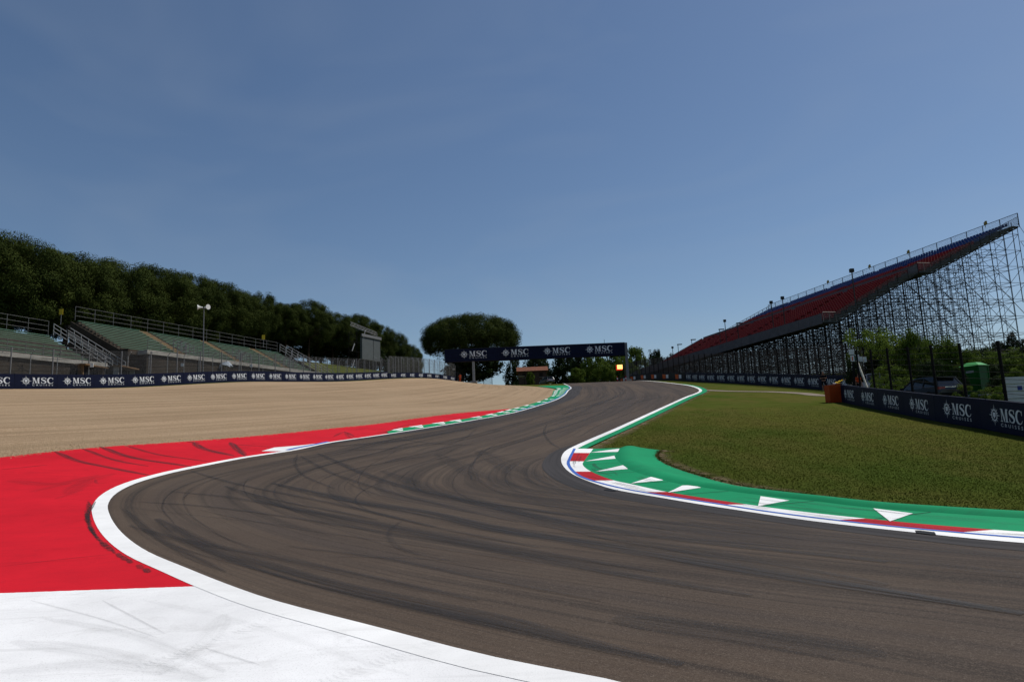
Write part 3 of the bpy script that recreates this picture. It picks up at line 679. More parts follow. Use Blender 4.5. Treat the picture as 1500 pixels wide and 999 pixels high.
fence('wire fence with bent tops behind the mesh fence under the video screen', f4, .3, 3.0, None, 'steel_pale', .035, 3, bent=-.5, name='wire_fence')
# far end of the fence turning behind the marshal
pe = at(668, 558, 152); q4 = np.array([[pe[0]+i*1.9, pe[1]+2+i*3.0, 0] for i in range(5)]); q4[:, 2] = Z(q4[:, 0], q4[:, 1])
fence('dark mesh fence under the gantry banner behind the orange marshal', q4, .2, 3.8, 'wire_mesh_far', 'steel_dark', .07, 4)
# right fences
def along_r(C, n, a, b, off):
    Q = resample(C, n, a, b); nn = normals(C); nn = nn[np.clip((np.linspace(a, b, n)*(len(C)-1)).astype(int), 0, len(C)-1)]; nn *= np.sign(nn[:, 0])[:, None]
    Q = Q+nn*off; return np.concatenate([Q, Z(Q[:, 0], Q[:, 1])[:, None]], 1)
f5 = along_r(FWC, 34, 0., .97, .6)
fence('tall brown mesh fence in front of the scaffold grandstand', f5, .8, 3.6, 'wire_mesh_brown', 'steel_dark', .07, 4)
f6 = along_r(RWC, 9, .02, .82, 1.1)
rf = fence('dark cable fence with thick posts behind the orange ended barrier', f6, .6, 3.0, None, 'steel_dark', .065, 10)

# ================================================================== LEFT GRANDSTAND (green benches)
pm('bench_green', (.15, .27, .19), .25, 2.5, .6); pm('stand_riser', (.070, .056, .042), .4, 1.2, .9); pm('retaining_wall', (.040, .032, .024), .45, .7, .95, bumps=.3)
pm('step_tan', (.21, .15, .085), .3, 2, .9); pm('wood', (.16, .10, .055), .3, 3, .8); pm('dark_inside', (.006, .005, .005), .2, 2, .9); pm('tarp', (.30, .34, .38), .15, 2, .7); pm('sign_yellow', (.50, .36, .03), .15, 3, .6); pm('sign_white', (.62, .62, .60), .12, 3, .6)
UP = np.array([0, 0, 1.])
def rail(root, p, q, h, posts, bars=3, mat='steel', name='railing', r=.032):
    m_ = MB(); p = np.array(p, float); q = np.array(q, float)
    for i in range(posts+1):
        c = p+(q-p)*i/posts; m_.tube(c, c+UP*h, r*1.25, 5)
    for k in range(bars):
        z = h*(k+1)/bars; m_.tube(p+UP*z, q+UP*z, r, 5)
    return m_.obj(name, MT[mat], root)
def bench_stand(label, P0, a, length, zl, rows, blocks, dr=.54, rise=.285, group=None):
    """P0 front corner (plan), a along, zl ledge level; blocks = [(s0,s1)] of benches with stair aisles between"""
    a = np.array([*a, 0.]); a /= np.linalg.norm(a); n = np.array([-a[1], a[0], 0]); P = np.array([P0[0], P0[1], 0.])
    zg = min(zf(*(P+a*s)[:2]) for s in (0, length)); root = thing('bench_grandstand', label, 'grandstand', (P[0], P[1], zg), group)
    pt = lambda s, w, z: P+a*s+n*w+UP*z
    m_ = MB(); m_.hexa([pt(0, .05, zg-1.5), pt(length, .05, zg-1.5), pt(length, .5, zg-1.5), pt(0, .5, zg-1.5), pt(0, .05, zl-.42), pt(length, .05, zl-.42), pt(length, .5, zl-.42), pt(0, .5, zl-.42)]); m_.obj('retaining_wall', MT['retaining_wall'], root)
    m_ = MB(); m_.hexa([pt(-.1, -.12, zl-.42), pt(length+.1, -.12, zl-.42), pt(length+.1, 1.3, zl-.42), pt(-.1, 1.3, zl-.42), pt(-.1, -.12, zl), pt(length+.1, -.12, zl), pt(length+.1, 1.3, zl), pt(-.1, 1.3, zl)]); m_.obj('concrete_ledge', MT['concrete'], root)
    w0 = 1.3
    for k in range(rows):
        z = zl+rise*k+.05; w = w0+dr*k
        for s0, s1 in blocks:
            MB().hexa([pt(s0, w+.02, zl-.4 if k == 0 else z-rise-.03), pt(s1, w+.02, zl-.4 if k == 0 else z-rise-.03), pt(s1, w+dr+.04, z-rise-.03), pt(s0, w+dr+.04, z-rise-.03), pt(s0, w+.02, z), pt(s1, w+.02, z), pt(s1, w+dr+.04, z), pt(s0, w+dr+.04, z)]).obj('terrace_step', MT['stand_riser'], root)
            MB().hexa([pt(s0+.05, w+.10, z+.11), pt(s1-.05, w+.10, z+.11), pt(s1-.05, w+.32, z+.11), pt(s0+.05, w+.32, z+.11), pt(s0+.05, w+.10, z+.16), pt(s1-.05, w+.10, z+.16), pt(s1-.05, w+.32, z+.16), pt(s0+.05, w+.32, z+.16)]).obj('bench', MT['bench_green'], root)
    bl = sorted(blocks)
    for (s0, s1), (t0, t1) in zip(bl[:-1], bl[1:]):
        for k in range(rows*2):
            z = zl+rise*k/2+.05; w = w0+dr*k/2
            MB().hexa([pt(s1+.02, w, z-.25), pt(t0-.02, w, z-.25), pt(t0-.02, w+dr/2+.03, z-.25), pt(s1+.02, w+dr/2+.03, z-.25), pt(s1+.02, w, z), pt(t0-.02, w, z), pt(t0-.02, w+dr/2+.03, z), pt(s1+.02, w+dr/2+.03, z)]).obj('stair_tread', MT['step_tan'], root)
        for s in (s1+.08, t0-.08):   # short handrails at the foot of each stair
            rail(root, pt(s, w0-.6, zl+.1), pt(s, w0+dr*2.6, zl+rise*3.1), 1.15, 3, 3, 'steel')
    rail(root, pt(0, 0, zl), pt(length, 0, zl), 1.05, max(4, int(length/1.6)), 3, 'steel_mid', 'railing', .022)
    wt = w0+dr*rows; zt = zl+rise*rows
    rail(root, pt(min(b_[0] for b_ in blocks), wt+.1, zt), pt(length, wt+.1, zt), 1.5, max(4, int(length/2.1)), 3, 'steel_mid', 'railing', .022)
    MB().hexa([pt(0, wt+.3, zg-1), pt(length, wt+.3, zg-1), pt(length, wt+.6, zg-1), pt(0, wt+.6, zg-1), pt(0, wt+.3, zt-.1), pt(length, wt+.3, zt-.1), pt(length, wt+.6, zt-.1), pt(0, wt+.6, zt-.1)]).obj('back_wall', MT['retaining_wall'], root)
    sA = min(b_[0] for b_ in blocks)
    for s in (sA, length):
        MB().add([pt(s, .1, zg-1), pt(s, wt+.5, zg-1), pt(s, wt+.5, zt-.1), pt(s, w0, zl-.1), pt(s, .1, zl-.1)] + [pt(s-.2 if s == sA else s+.2, *q) for q in ((.1, zg-1), (wt+.5, zg-1), (wt+.5, zt-.1), (w0, zl-.1), (.1, zl-.1))],
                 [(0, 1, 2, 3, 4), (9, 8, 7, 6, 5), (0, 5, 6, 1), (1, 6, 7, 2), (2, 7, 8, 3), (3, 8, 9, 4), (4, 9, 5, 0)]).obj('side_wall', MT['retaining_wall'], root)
    # steel staircase climbing the far end
    s = length+.5
    st = MB()
    for k in range(rows*2+3):
        z = zl-.9+rise*k/2; w = w0-1.6+dr*k/2; st.hexa([pt(s, w, z-.05), pt(s+1.5, w, z-.05), pt(s+1.5, w+.4, z-.05), pt(s, w+.4, z-.05), pt(s, w, z), pt(s+1.5, w, z), pt(s+1.5, w+.4, z), pt(s, w+.4, z)])
    st.obj('staircase', MT['steel_dark'], root)
    for q in (s, s+1.5): rail(root, pt(q, w0-1.6, zl-.9), pt(q, wt, zt+.1), 1.2, 8, 3, 'steel_pale', 'stair_railing', .035)
    return root, pt, wt, zt
# front ledge seen at (0,517)-(155,532) and (215,513)-(474,541)
p_a = at(155, 532, 66.5); zl1 = p_a[2]; a1 = np.array([.30, .954]); L1 = 34
P1 = p_a[:2]-a1/np.linalg.norm(a1)*L1
S1 = bench_stand('green bench terrace at the open end by the short handrails, shaded by pines', P1, a1, L1, zl1, 12, [(0, 7.6), (8.8, 18.6), (20, L1-.2)], group=None)
p_b = at(216, 512.5, 70.5); zl2 = p_b[2]; p_c = at(474, 542, 98)
a2 = p_c[:2]-p_b[:2]; L2 = np.linalg.norm(a2)
S2 = bench_stand('long green bench terrace beyond the steel staircase, behind the loudspeaker pole', p_b[:2], a2, L2, zl2, 13, [(-2.0, 5.6), (6.8, 14.6), (15.8, 23.4), (24.6, L2-.2)])
# booths let into the retaining wall
for (x0, x1, y0, y1, Y, lab) in ((118, 147, 536, 546, 61.5, 'low wooden booth with a projecting flat roof under the bench terrace'), (170, 193, 538, 547, 65.5, 'small dark booth with a pale frame under the terrace staircase')):
    A, B = at(x0, y1, Y-.6), at(x1, y1, Y+2.2); t_ = thing('booth', lab, 'booth', (A[0], A[1], A[2]))
    d = B-A; d[2] = 0; L = np.linalg.norm(d); d /= L; n = np.array([-d[1], d[0], 0]); axx = np.array([d, n, UP]); h = at(x0, y0, Y)[2]-A[2]
    box_obj('opening_shade', A+d*L/2+n*.6+UP*(h/2-.2), (L, .8, h+.4), MT['dark_inside'], t_, axx)  # solid block coloured near-black as the shade inside the booth
    for s in (0, L): box_obj('jamb', A+d*s+UP*(h/2-.2), (.12, .5, h+.5), MT['concrete' if x0 > 150 else 'wood'], t_, axx)
    box_obj('roof_board', A+d*L/2+UP*(h+.03)-n*.1, (L+.5, 1.0, .12), MT['wood'], t_, axx)
# tarpaulin on a bundle below the terrace
p = at(331, 546, 80); tp = MB(); axx = np.eye(3)
V = []; 
for i in range(5):
    for j in range(5):
        u, v = i/4-.5, j/4-.5; V.append(p+np.array([u*1.3+.1*math.sin(7*v), v*.9, 1.35*(1-(u*u+v*v)*1.3)+.12*math.sin(9*u+5*v)]))
tp.add(V, [(i*5+j, i*5+j+1, i*5+j+6, i*5+j+5) for i in range(4) for j in range(4)])
tag(tp.obj('tarpaulin', MT['tarp'], None, tuple(p), smooth=True), 'crumpled pale blue tarpaulin below the long bench terrace', 'tarpaulin')
# yellow direction boards and small white notices
for x, y, Y, w_, mt, lab in ((90, 457, 73, .42, 'sign_yellow', 'small yellow sign on the back rail of the shaded bench terrace'), (386, 494, 92, .40, 'sign_yellow', 'small yellow sign on the back rail near the far bench blocks'),):
    p = at(x, y, Y); t_ = thing('rail_sign', lab, 'sign', p-UP*1.4); MB().tube(p-UP*1.4, p+UP*.2, .03).obj('pole', MT['steel'], t_); box_obj('board', p-np.array([0, .05, 0]), (w_, .04, .62), MT[mt], t_)
for x, y, Y, lab in ((134.5, 535, 61, 'small white notice above the wooden booth'), (267, 534.5, 72.6, 'small white notice on the wall behind the bent fence posts'), (368, 535.6, 82, 'small white notice below the far bench blocks')):
    p = at(x, y, Y); tag(MB().box((0, 0, 0), (.30, .04, .36)).obj('notice', MT['sign_white'], None), lab, 'notice').location = p
# loudspeaker pole
p = at(297, 556, 77); top = at(298.8, 452, 77)
t_ = thing('loudspeaker_pole', 'slim grey pole carrying two white horn loudspeakers in front of the terrace', 'loudspeaker', (p[0], p[1], zf(p[0], p[1])))
MB().tube((p[0], p[1], zf(p[0], p[1])), (top[0], top[1], top[2]), .075, 8, .05).obj('pole', MT['steel'], t_)
hm = MB(); 
pm('horn_white', (.66, .66, .64), .08, 3, .5)
for sx in (-1, 1):
    h_ = MB(); d = np.array([sx*.9, -.45, .0]); d /= np.linalg.norm(d); c = top+UP*.1+d*.12
    for r1, r2, s0, s1 in ((.09, .11, 0, .22), (.11, .17, .22, .38), (.17, .30, .38, .55), (.30, .31, .55, .58)): h_.tube(c+d*s0, c+d*s1, r1, 12, r2, cap=(s0 == 0 or s1 > .57))
    h_.obj('horn', MT['horn_white'], t_, smooth=False)
box_obj('bracket', top+UP*.05, (.4, .08, .08), MT['steel'], t_)
# thin lamp pole between the short handrails
p = at(98, 505, 62); t_ = thing('lamp_pole', 'slim pole with a small dark box standing among the shaded benches', 'pole', p); q = at(99, 479, 62)
MB().tube(p-UP*.5, q, .04, 6).obj('pole', MT['steel_dark'], t_); box_obj('lamp_box', q, (.34, .3, .3), MT['steel_dark'], t_)

# ================================================================== VIDEO SCREEN
pm('screen_grey', (.105, .115, .115), .12, 1, .55)
p0, p1 = at(529, 530, 140), at(556, 531, 146); zt = at(529, 494, 140)[2]; zb = zf(p0[0], p0[1])
t_ = thing('video_screen', 'tall grey screen board with a truss top standing before the pines', 'screen', (p0[0], p0[1], zb))
d = p1-p0; d[2] = 0; L = np.linalg.norm(d); d /= L; n = np.array([-d[1], d[0], 0]); axx = np.array([d, n, UP]); c = (p0+p1)/2
for k in range(2): box_obj('screen_panel', np.array([*(p0+d*L*(.31 if k == 0 else .81))[:2], (zb+2+zt)/2]), (L*(.60 if k == 0 else .36), .5, zt-zb-2), MT['screen_grey'], t_, axx)
box_obj('screen_frame', np.array([*c[:2], zt+.45])-n*.3, (L+.4, .25, .6), MT['steel'], t_, axx)
fr_ = MB()
for s in (-.1, .5, 1.1):
    for w_ in (.6, 2.6): fr_.tube(np.array([*(p0+d*L*s+n*w_)[:2], zb]), np.array([*(p0+d*L*s+n*w_)[:2], zt+1.2]), .07, 5)
for z in np.arange(zb+2, zt+1, 2.0):
    fr_.tube(np.array([*(p0-d*.4+n*2.6)[:2], z]), np.array([*(p1+d*.4+n*2.6)[:2], z]), .05, 4); fr_.tube(np.array([*(p0-d*.4+n*.6)[:2], z]), np.array([*(p0-d*.4+n*2.6)[:2], z+2]), .05, 4)
fr_.obj('scaffold_tower', MT['steel_dark'], t_)
tr_ = MB(); A = np.array([*(p0-d*2.2+n*1)[:2], zt+2.3]); B = np.array([*(p1+d*.6+n*1)[:2], zt+1.3])
for o_ in ((0, 0, 0), (0, 0, .7), (0, .6, .35)): tr_.tube(A+np.array(o_), B+np.array(o_), .06, 4)
for k in range(9): tr_.tube(A+(B-A)*k/9, A+(B-A)*(k+.5)/9+UP*.7, .035, 3); tr_.tube(A+(B-A)*(k+.5)/9+UP*.7, A+(B-A)*(k+1)/9, .035, 3)
tr_.tube(A+(B-A)*.45-UP*2.2, A+(B-A)*.55+UP*.3, .09, 4); tr_.obj('truss', MT['steel_pale'], t_)
MB().tube(np.array([*(p0-d*3)[:2], zt-3.2]), np.array([*(p0-d*2.2)[:2], zt-1.6]), .12, 5).tube(np.array([*(p0-d*3)[:2], zt-6.6]), np.array([*(p0-d*2.2)[:2], zt-5]), .12, 5).obj('brace', MT['steel_pale'], t_)

# ================================================================== RIGHT GRANDSTAND (red and blue seats on scaffolding)
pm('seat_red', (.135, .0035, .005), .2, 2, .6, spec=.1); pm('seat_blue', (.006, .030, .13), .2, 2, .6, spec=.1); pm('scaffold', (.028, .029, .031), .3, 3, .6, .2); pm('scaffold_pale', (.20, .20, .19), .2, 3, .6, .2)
pm('deck', (.055, .058, .06), .3, 1, .8); pm('fascia_grey', (.095, .095, .105), .2, .8, .7); pm('lamp_dark', (.03, .035, .035), .2, 3, .6)
def template(boxes):
    m_ = MB()
    for c, d in boxes: m_.box(c, d)
    return np.array(m_.v), np.array([list(q) for q in m_.f])
SEAT_V, SEAT_F = template([((0, 0, .03), (.42, .40, .05)), ((0, .20, .25), (.42, .05, .40))])
def stamp(T, F, pos, ang):
    """copies of a small template at positions with a yaw"""
    pos = np.asarray(pos, float); n = len(pos); c, s = np.cos(ang), np.sin(ang); V = np.empty((n, len(T), 3))
    V[..., 0] = T[None, :, 0]*c - T[None, :, 1]*s + pos[:, None, 0]; V[..., 1] = T[None, :, 0]*s + T[None, :, 1]*c + pos[:, None, 1]; V[..., 2] = T[None, :, 2] + pos[:, None, 2]
    return V.reshape(-1, 3), (F[None]+(np.arange(n)*len(T))[:, None, None]).reshape(-1, F.shape[1])
KS = 1.18
STP = np.array([34.2, 74])*KS; DEEP = 27.8*KS; Z_FRONT, Z_MID, Z_BACK = 12.05*KS+1.6, 17.8*KS+1.6, 23.7*KS+1.6
W_F1, W_M0, W_M1 = 1.6*KS, 12.9*KS, 14.6*KS
def deck_z(w): return float(np.interp(w, [0, W_F1, W_M0, W_M1, DEEP], [Z_FRONT, Z_FRONT, Z_MID, Z_MID, Z_BACK]))
def scaffold_stand(label, O, a, c, length, shear, s_bay, near, blue_rows, tag_far):
    a = np.array([*a, 0.]); c = np.array([*c, 0.]); O = np.array([*O, 0.]); root = thing('scaffold_grandstand', label, 'grandstand', (O[0], O[1], zf(O[0], O[1])))
    pt = lambda s, w, z: O+a*(s+shear*w)+c*w+UP*z
    yaw = math.atan2(c[1], c[0])-math.pi/2
    rows1 = 12; rows2 = 15; red, blue = [], []; treads = MB()
    for k in range(rows1+rows2):
        if k < rows1: f = k/rows1; w = W_F1+(W_M0-W_F1)*f; z = Z_FRONT+(Z_MID-Z_FRONT)*(k+1)/rows1-.25; dw = (W_M0-W_F1)/rows1
        else: f = (k-rows1)/rows2; w = W_M1+(DEEP-W_M1)*f; z = Z_MID+(Z_BACK-Z_MID)*(k-rows1+1)/rows2-.2; dw = (DEEP-W_M1)/rows2
        treads.hexa([pt(0, w, z-.12), pt(length, w, z-.12), pt(length, w+dw+.05, z-.12), pt(0, w+dw+.05, z-.12), pt(0, w, z), pt(length, w, z), pt(length, w+dw+.05, z), pt(0, w+dw+.05, z)])
        L = blue if k >= rows1+rows2-blue_rows else red
        for s in np.arange(.4, length-.3, .54):
            if (s % 13.5) < 1.2: continue
            L.append(pt(s, w+dw*.45, z+.38))
    treads.obj('terrace_deck', MT['deck'], root)
    for nm, L, mt in (('red_seats', red, 'seat_red'), ('blue_seats', blue, 'seat_blue')):
        if L: V, F = stamp(SEAT_V, SEAT_F, L, yaw); o = obj(nm, V, F, MT[mt], root); o['kind'] = 'stuff'
    # level gangways at the front and half way up
    for w0_, w1_, z in ((-.1, W_F1, Z_FRONT), (W_M0, W_M1, Z_MID)):
        MB().hexa([pt(-.2, w0_, z-.25), pt(length, w0_, z-.25), pt(length, w1_, z-.25), pt(-.2, w1_, z-.25), pt(-.2, w0_, z-.1), pt(length, w0_, z-.1), pt(length, w1_, z-.1), pt(-.2, w1_, z-.1)]).obj('gangway', MT['deck'], root)
    # grey front panels, one per bay
    for k in range(int(length/2.5)):
        s = k*2.5
        MB().hexa([pt(s, -.14, Z_FRONT-.35), pt(s+2.44, -.14, Z_FRONT-.35), pt(s+2.44, -.08, Z_FRONT-.35), pt(s, -.08, Z_FRONT-.35), pt(s, -.14, Z_FRONT+1.0), pt(s+2.44, -.14, Z_FRONT+1.0), pt(s+2.44, -.08, Z_FRONT+1.0), pt(s, -.08, Z_FRONT+1.0)]).obj('front_panel', MT['fascia_grey'], root)
        MB().hexa([pt(s, W_M0+.1, Z_MID), pt(s+2.44, W_M0+.1, Z_MID), pt(s+2.44, W_M0+.15, Z_MID), pt(s, W_M0+.15, Z_MID), pt(s, W_M0+.1, Z_MID+1.05), pt(s+2.44, W_M0+.1, Z_MID+1.05), pt(s+2.44, W_M0+.15, Z_MID+1.05), pt(s, W_M0+.15, Z_MID+1.05)]).obj('gangway_panel', MT['fascia_grey'], root)
    # back rail with mesh infill
    n = int(length/2.8); m_ = MB()
    for k in range(n+1): m_.tube(pt(length*k/n, DEEP+.2, Z_BACK-.3), pt(length*k/n, DEEP+.2, Z_BACK+1.75), .06, 5)
    m_.tube(pt(0, DEEP+.2, Z_BACK+1.75), pt(length, DEEP+.2, Z_BACK+1.75), .045, 5); m_.obj('back_rail', MT['scaffold'], root)
    obj('back_mesh', [pt(0, DEEP+.2, Z_BACK), pt(length, DEEP+.2, Z_BACK), pt(length, DEEP+.2, Z_BACK+1.7), pt(0, DEEP+.2, Z_BACK+1.7)], [(0, 1, 2, 3)], MT['rail_mesh'], root, uv=[(0, 0), (length, 0), (length, 1.7), (0, 1.7)])
    # scaffolding: the nearest frames tube by tube, the rest joined
    ws = np.linspace(.1, DEEP-.1, 14); ss_ = np.arange(.1, length, s_bay); ss_ = ss_+np.where(np.arange(len(ss_)) > 0, RNG.uniform(-.35, .35, len(ss_)), 0); lift = 2.35
    joined = MB()
    base = [[zf(*pt(s, w, 0)[:2]) for w in ws] for s in ss_]
    for i, s in enumerate(ss_):
        single = near and i < 1
        def put(nm, p, q, r, mt='scaffold'):
            if single: MB().tube(p, q, r, 5).obj(nm, MT[mt], root)
            else: joined.tube(p, q, r, 4, cap=False)
        for j, w in enumerate(ws):
            top = deck_z(w)-.15; put('scaffold_post', pt(s, w, base[i][j]-.1), pt(s, w, top), .042)
            zs = np.arange(math.floor(base[i][j]/lift+1)*lift, top, lift)
            for z in zs:
                if j < len(ws)-1: put('ledger', pt(s, w, z), pt(s, ws[j+1], z), .034)
                if i < len(ss_)-1: joined.tube(pt(s, w, z), pt(ss_[i+1], w, z), .034, 4, cap=False)
            if j < len(ws)-1:
                for z in zs:
                    if (j+i+int(z/lift)) % 3 != 0 and z+lift < deck_z(ws[j+1]): put('brace', pt(s, w, z+lift if j % 2 else z), pt(s, ws[j+1], z if j % 2 else z+lift), .031)
            if i < len(ss_)-1 and j % 2 == 0:
                for z in zs:
                    if (i+j) % 3 != 1 and z+lift < top: joined.tube(pt(s, w, z), pt(ss_[i+1], w, z+lift), .032, 4, cap=False)
        for w0_, w1_ in ((0, W_F1), (W_F1, W_M0), (W_M0, W_M1), (W_M1, DEEP)): put('raker', pt(s, w0_, deck_z(w0_)-.35), pt(s, w1_, deck_z(w1_)-.35), .09)
        if i % 2 == 0:      # long raking shores behind
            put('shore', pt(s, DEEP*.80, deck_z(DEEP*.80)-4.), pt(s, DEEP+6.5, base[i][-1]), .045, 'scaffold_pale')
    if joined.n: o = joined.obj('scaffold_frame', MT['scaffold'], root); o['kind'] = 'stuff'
    if near:            # side rails and end panels of the near end
        for w0_, w1_, z0_, z1_ in ((0, W_F1, Z_FRONT, Z_FRONT), (W_F1, W_M0, Z_FRONT, Z_MID), (W_M0, W_M1, Z_MID, Z_MID), (W_M1, DEEP, Z_MID, Z_BACK)):
            r_ = MB(); nn_ = max(2, int((w1_-w0_)/1.6)); r_.tube(pt(-.12, w0_, z0_+1.15), pt(-.12, w1_, z1_+1.15), .036, 5)
            for k in range(nn_+1): r_.tube(pt(-.12, w0_+(w1_-w0_)*k/nn_, z0_+(z1_-z0_)*k/nn_-.2), pt(-.12, w0_+(w1_-w0_)*k/nn_, z0_+(z1_-z0_)*k/nn_+1.15), .035, 4)
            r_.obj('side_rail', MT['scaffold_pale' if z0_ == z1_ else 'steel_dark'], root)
            obj('side_mesh', [pt(-.11, w0_, z0_-.2), pt(-.11, w1_, z1_-.2), pt(-.11, w1_, z1_+1.1), pt(-.11, w0_, z0_+1.1)], [(0, 1, 2, 3)], MT['wire_mesh_far'], root, uv=[(w0_, 0), (w1_, 0), (w1_, 1.3), (w0_, 1.3)])
        r_ = MB()
        for (w, z) in ((DEEP+1.6, Z_BACK-1.2),):   # stair tower frame outside the back corner
            for s in (0., 2.4): r_.tube(pt(s, w, z-9.5), pt(s, w, z+2.4), .055, 5)
            for k in range(4): r_.tube(pt(0, w, z-9+k*2.6), pt(0, DEEP, z-9+k*2.6), .042, 4); r_.tube(pt(0, w, z-9+k*2.6), pt(0, DEEP, z-6.4+k*2.6), .036, 4)
        r_.obj('corner_frame', MT['scaffold'], root)
    else:
        obj('side_mesh', [pt(length, 0, Z_FRONT), pt(length, DEEP, Z_BACK), pt(length, DEEP, Z_BACK+1.1), pt(length, 0, Z_FRONT+1.1)], [(0, 1, 2, 3)], MT['rail_mesh'], root, uv=[(0, 0), (10, 0), (10, 1.1), (0, 1.1)])
    return root, pt
aN = np.array([-.2, .98])/np.hypot(.2, .98); cN = np.array([aN[1], -aN[0]])
LEN1 = 54*KS
gs1, ptA = scaffold_stand('tall scaffold grandstand section with blue upper seats above red seats', STP, aN, cN, LEN1, 0., 2.1, True, 6, False)
gs2, ptB = scaffold_stand('far scaffold grandstand section with only red seats ending at the treetops', STP+aN*LEN1, (0, 1.), (1., 0), 72*KS, .2, 4.0, False, 0, True)
# lamp poles and loudspeakers along the stand
for i, (x, y, yb, Y, flat) in enumerate(((985, 509, 530, 150, 0), (993, 505, 530, 145, 1), (1013, 498, 528, 138, 1), (1054, 483, 520, 126, 1), (1061.5, 470, 515, 120, 0), (1080, 474, 512, 112, 1), (1129.5, 443, 500, 104, 0), (1146, 436.5, 495, 98, 0), (1247.5, 396.5, 560, 76, 0))):
    q = at(x, y, Y); p = np.array([q[0], q[1], zf(q[0], q[1])])
    t_ = thing('lamp_pole', 'slim lamp pole with a flat head by the red seats of the scaffold grandstand' if flat else 'slim pole with a small dark box head by the scaffold grandstand', 'lamp', p, 'flat headed lamp poles by the scaffold stand' if flat else 'box headed poles by the scaffold stand')
    MB().tube(p, q, .085, 6, .06).obj('pole', MT['lamp_dark'], t_)
    if flat: box_obj('lamp_head', q+np.array([.35, 0, .05]), (1.0, .4, .16), MT['lamp_dark'], t_)
    else: box_obj('lamp_head', q, (.42, .36, .42), MT['lamp_dark'], t_)
# loudspeakers clamped to the back rail
pm('speaker_yellow', (.30, .22, .06), .2, 3, .6)
for s in (5.2, 20.5, 30, 42):
    q = ptA(s, DEEP+.2, Z_BACK+1.95); tag(MB().box((0, 0, 0), (.34, .3, .38)).box((0, -.1, .26), (.22, .22, .16)).box((0, .1, -.4), (.06, .06, .4)).obj('rail_lamp', MT['speaker_yellow'], None), 'small ochre lamp clamped to the top rail above the blue seats', 'lamp', 'lamps on the top rail of the stand').location = q

# ================================================================== GANTRY
YG = 143.
gl, gr = at(652, 533.0, YG), at(915.5, 518.3, YG)
gl2, gr2 = at(652, 514.5, YG), at(915.5, 499.5, YG)
zb_ = (gl[2]+gr[2])/2; zt_ = (gl2[2]+gr2[2])/2
gz = zf(gr[0], YG); gt = thing('gantry', 'wide navy banner gantry spanning the track at the crest', 'gantry', (gr[0], YG, gz))
Lg = gr[0]-gl[0]; Hg = zt_-zb_
box_obj('banner', ((gl[0]+gr[0])/2, YG, (zb_+zt_)/2), (Lg, .30, Hg), MT['banner_navy'], gt)
b_ = gt.children[0]
for k, x in enumerate((672.5, 733.5, 794.5, 856.5)):
    em = Hg*.42
    ox = at(x, 515, YG)[0]+em*1.85; oz = zb_+Hg*.38
    for nm, mb in (('lettering', LOGO_T), ('emblem', LOGO_E)):
        V = np.array(mb.v)*np.array([em, 1, em])+np.array([ox, YG-.155, oz]); obj(nm, V, mb.f, MT['print_white'], b_)
for nm, z in (('top_chord', zt_), ('bottom_chord', zb_)): MB().tube((gl[0]-.1, YG+.35, z), (gr[0]+.1, YG+.35, z), .13, 6).obj(nm, MT['steel_dark'], gt)
px_ = gr[0]+.35
for x, nm in ((px_, 'leg'), (at(694, 555, YG)[0], 'leg')):
    zg_ = zf(x, YG); MB().box((x, YG+.3, (zg_+(zt_ if nm and x > 0 else zb_+.6))/2), (.50, .55, (zt_ if x > 0 else zb_+.6)-zg_)).obj(nm, MT['steel' if x > 0 else 'steel_pale'], gt)
    box_obj('foot', (x, YG+.3, zg_+.2), (1.3, 1.5, .4), MT['concrete'], gt)
MB().tube((gr[0]-4.2, YG, zt_), (gr[0]-4.2, YG, zt_+.85), .04, 4).obj('aerial', MT['steel_dark'], gt)
# lit signal panel on the fence
lm, lt, lb = new_mat('signal_light'); lb.inputs['Base Color'].default_value = (.8, .3, .05, 1); lb.inputs['Emission Color'].default_value = (1, .55, .16, 1); lb.inputs['Emission Strength'].default_value = 2.2
lm2, lt2, lb2 = new_mat('signal_red'); lb2.inputs['Base Color'].default_value = (.6, .02, .01, 1); lb2.inputs['Emission Color'].default_value = (1, .04, .01, 1); lb2.inputs['Emission Strength'].default_value = .5
q = at(907.5, 537.5, 133); zg_ = zf(q[0], 133.); t_ = thing('signal_panel', 'brightly lit amber signal panel on a post beside the track at the crest', 'signal', (q[0], 133, zg_))
box_obj('case', q+np.array([-.06, .1, -.12]), (1.18, .2, 1.0), MT['signal_red'], t_); box_obj('light_panel', q+np.array([.06, -.03, 0]), (1.02, .06, .82), MT['signal_light'], t_)
MB().tube((q[0], 133.2, zg_), (q[0], 133.2, q[2]), .06).obj('post', MT['steel_dark'], t_)

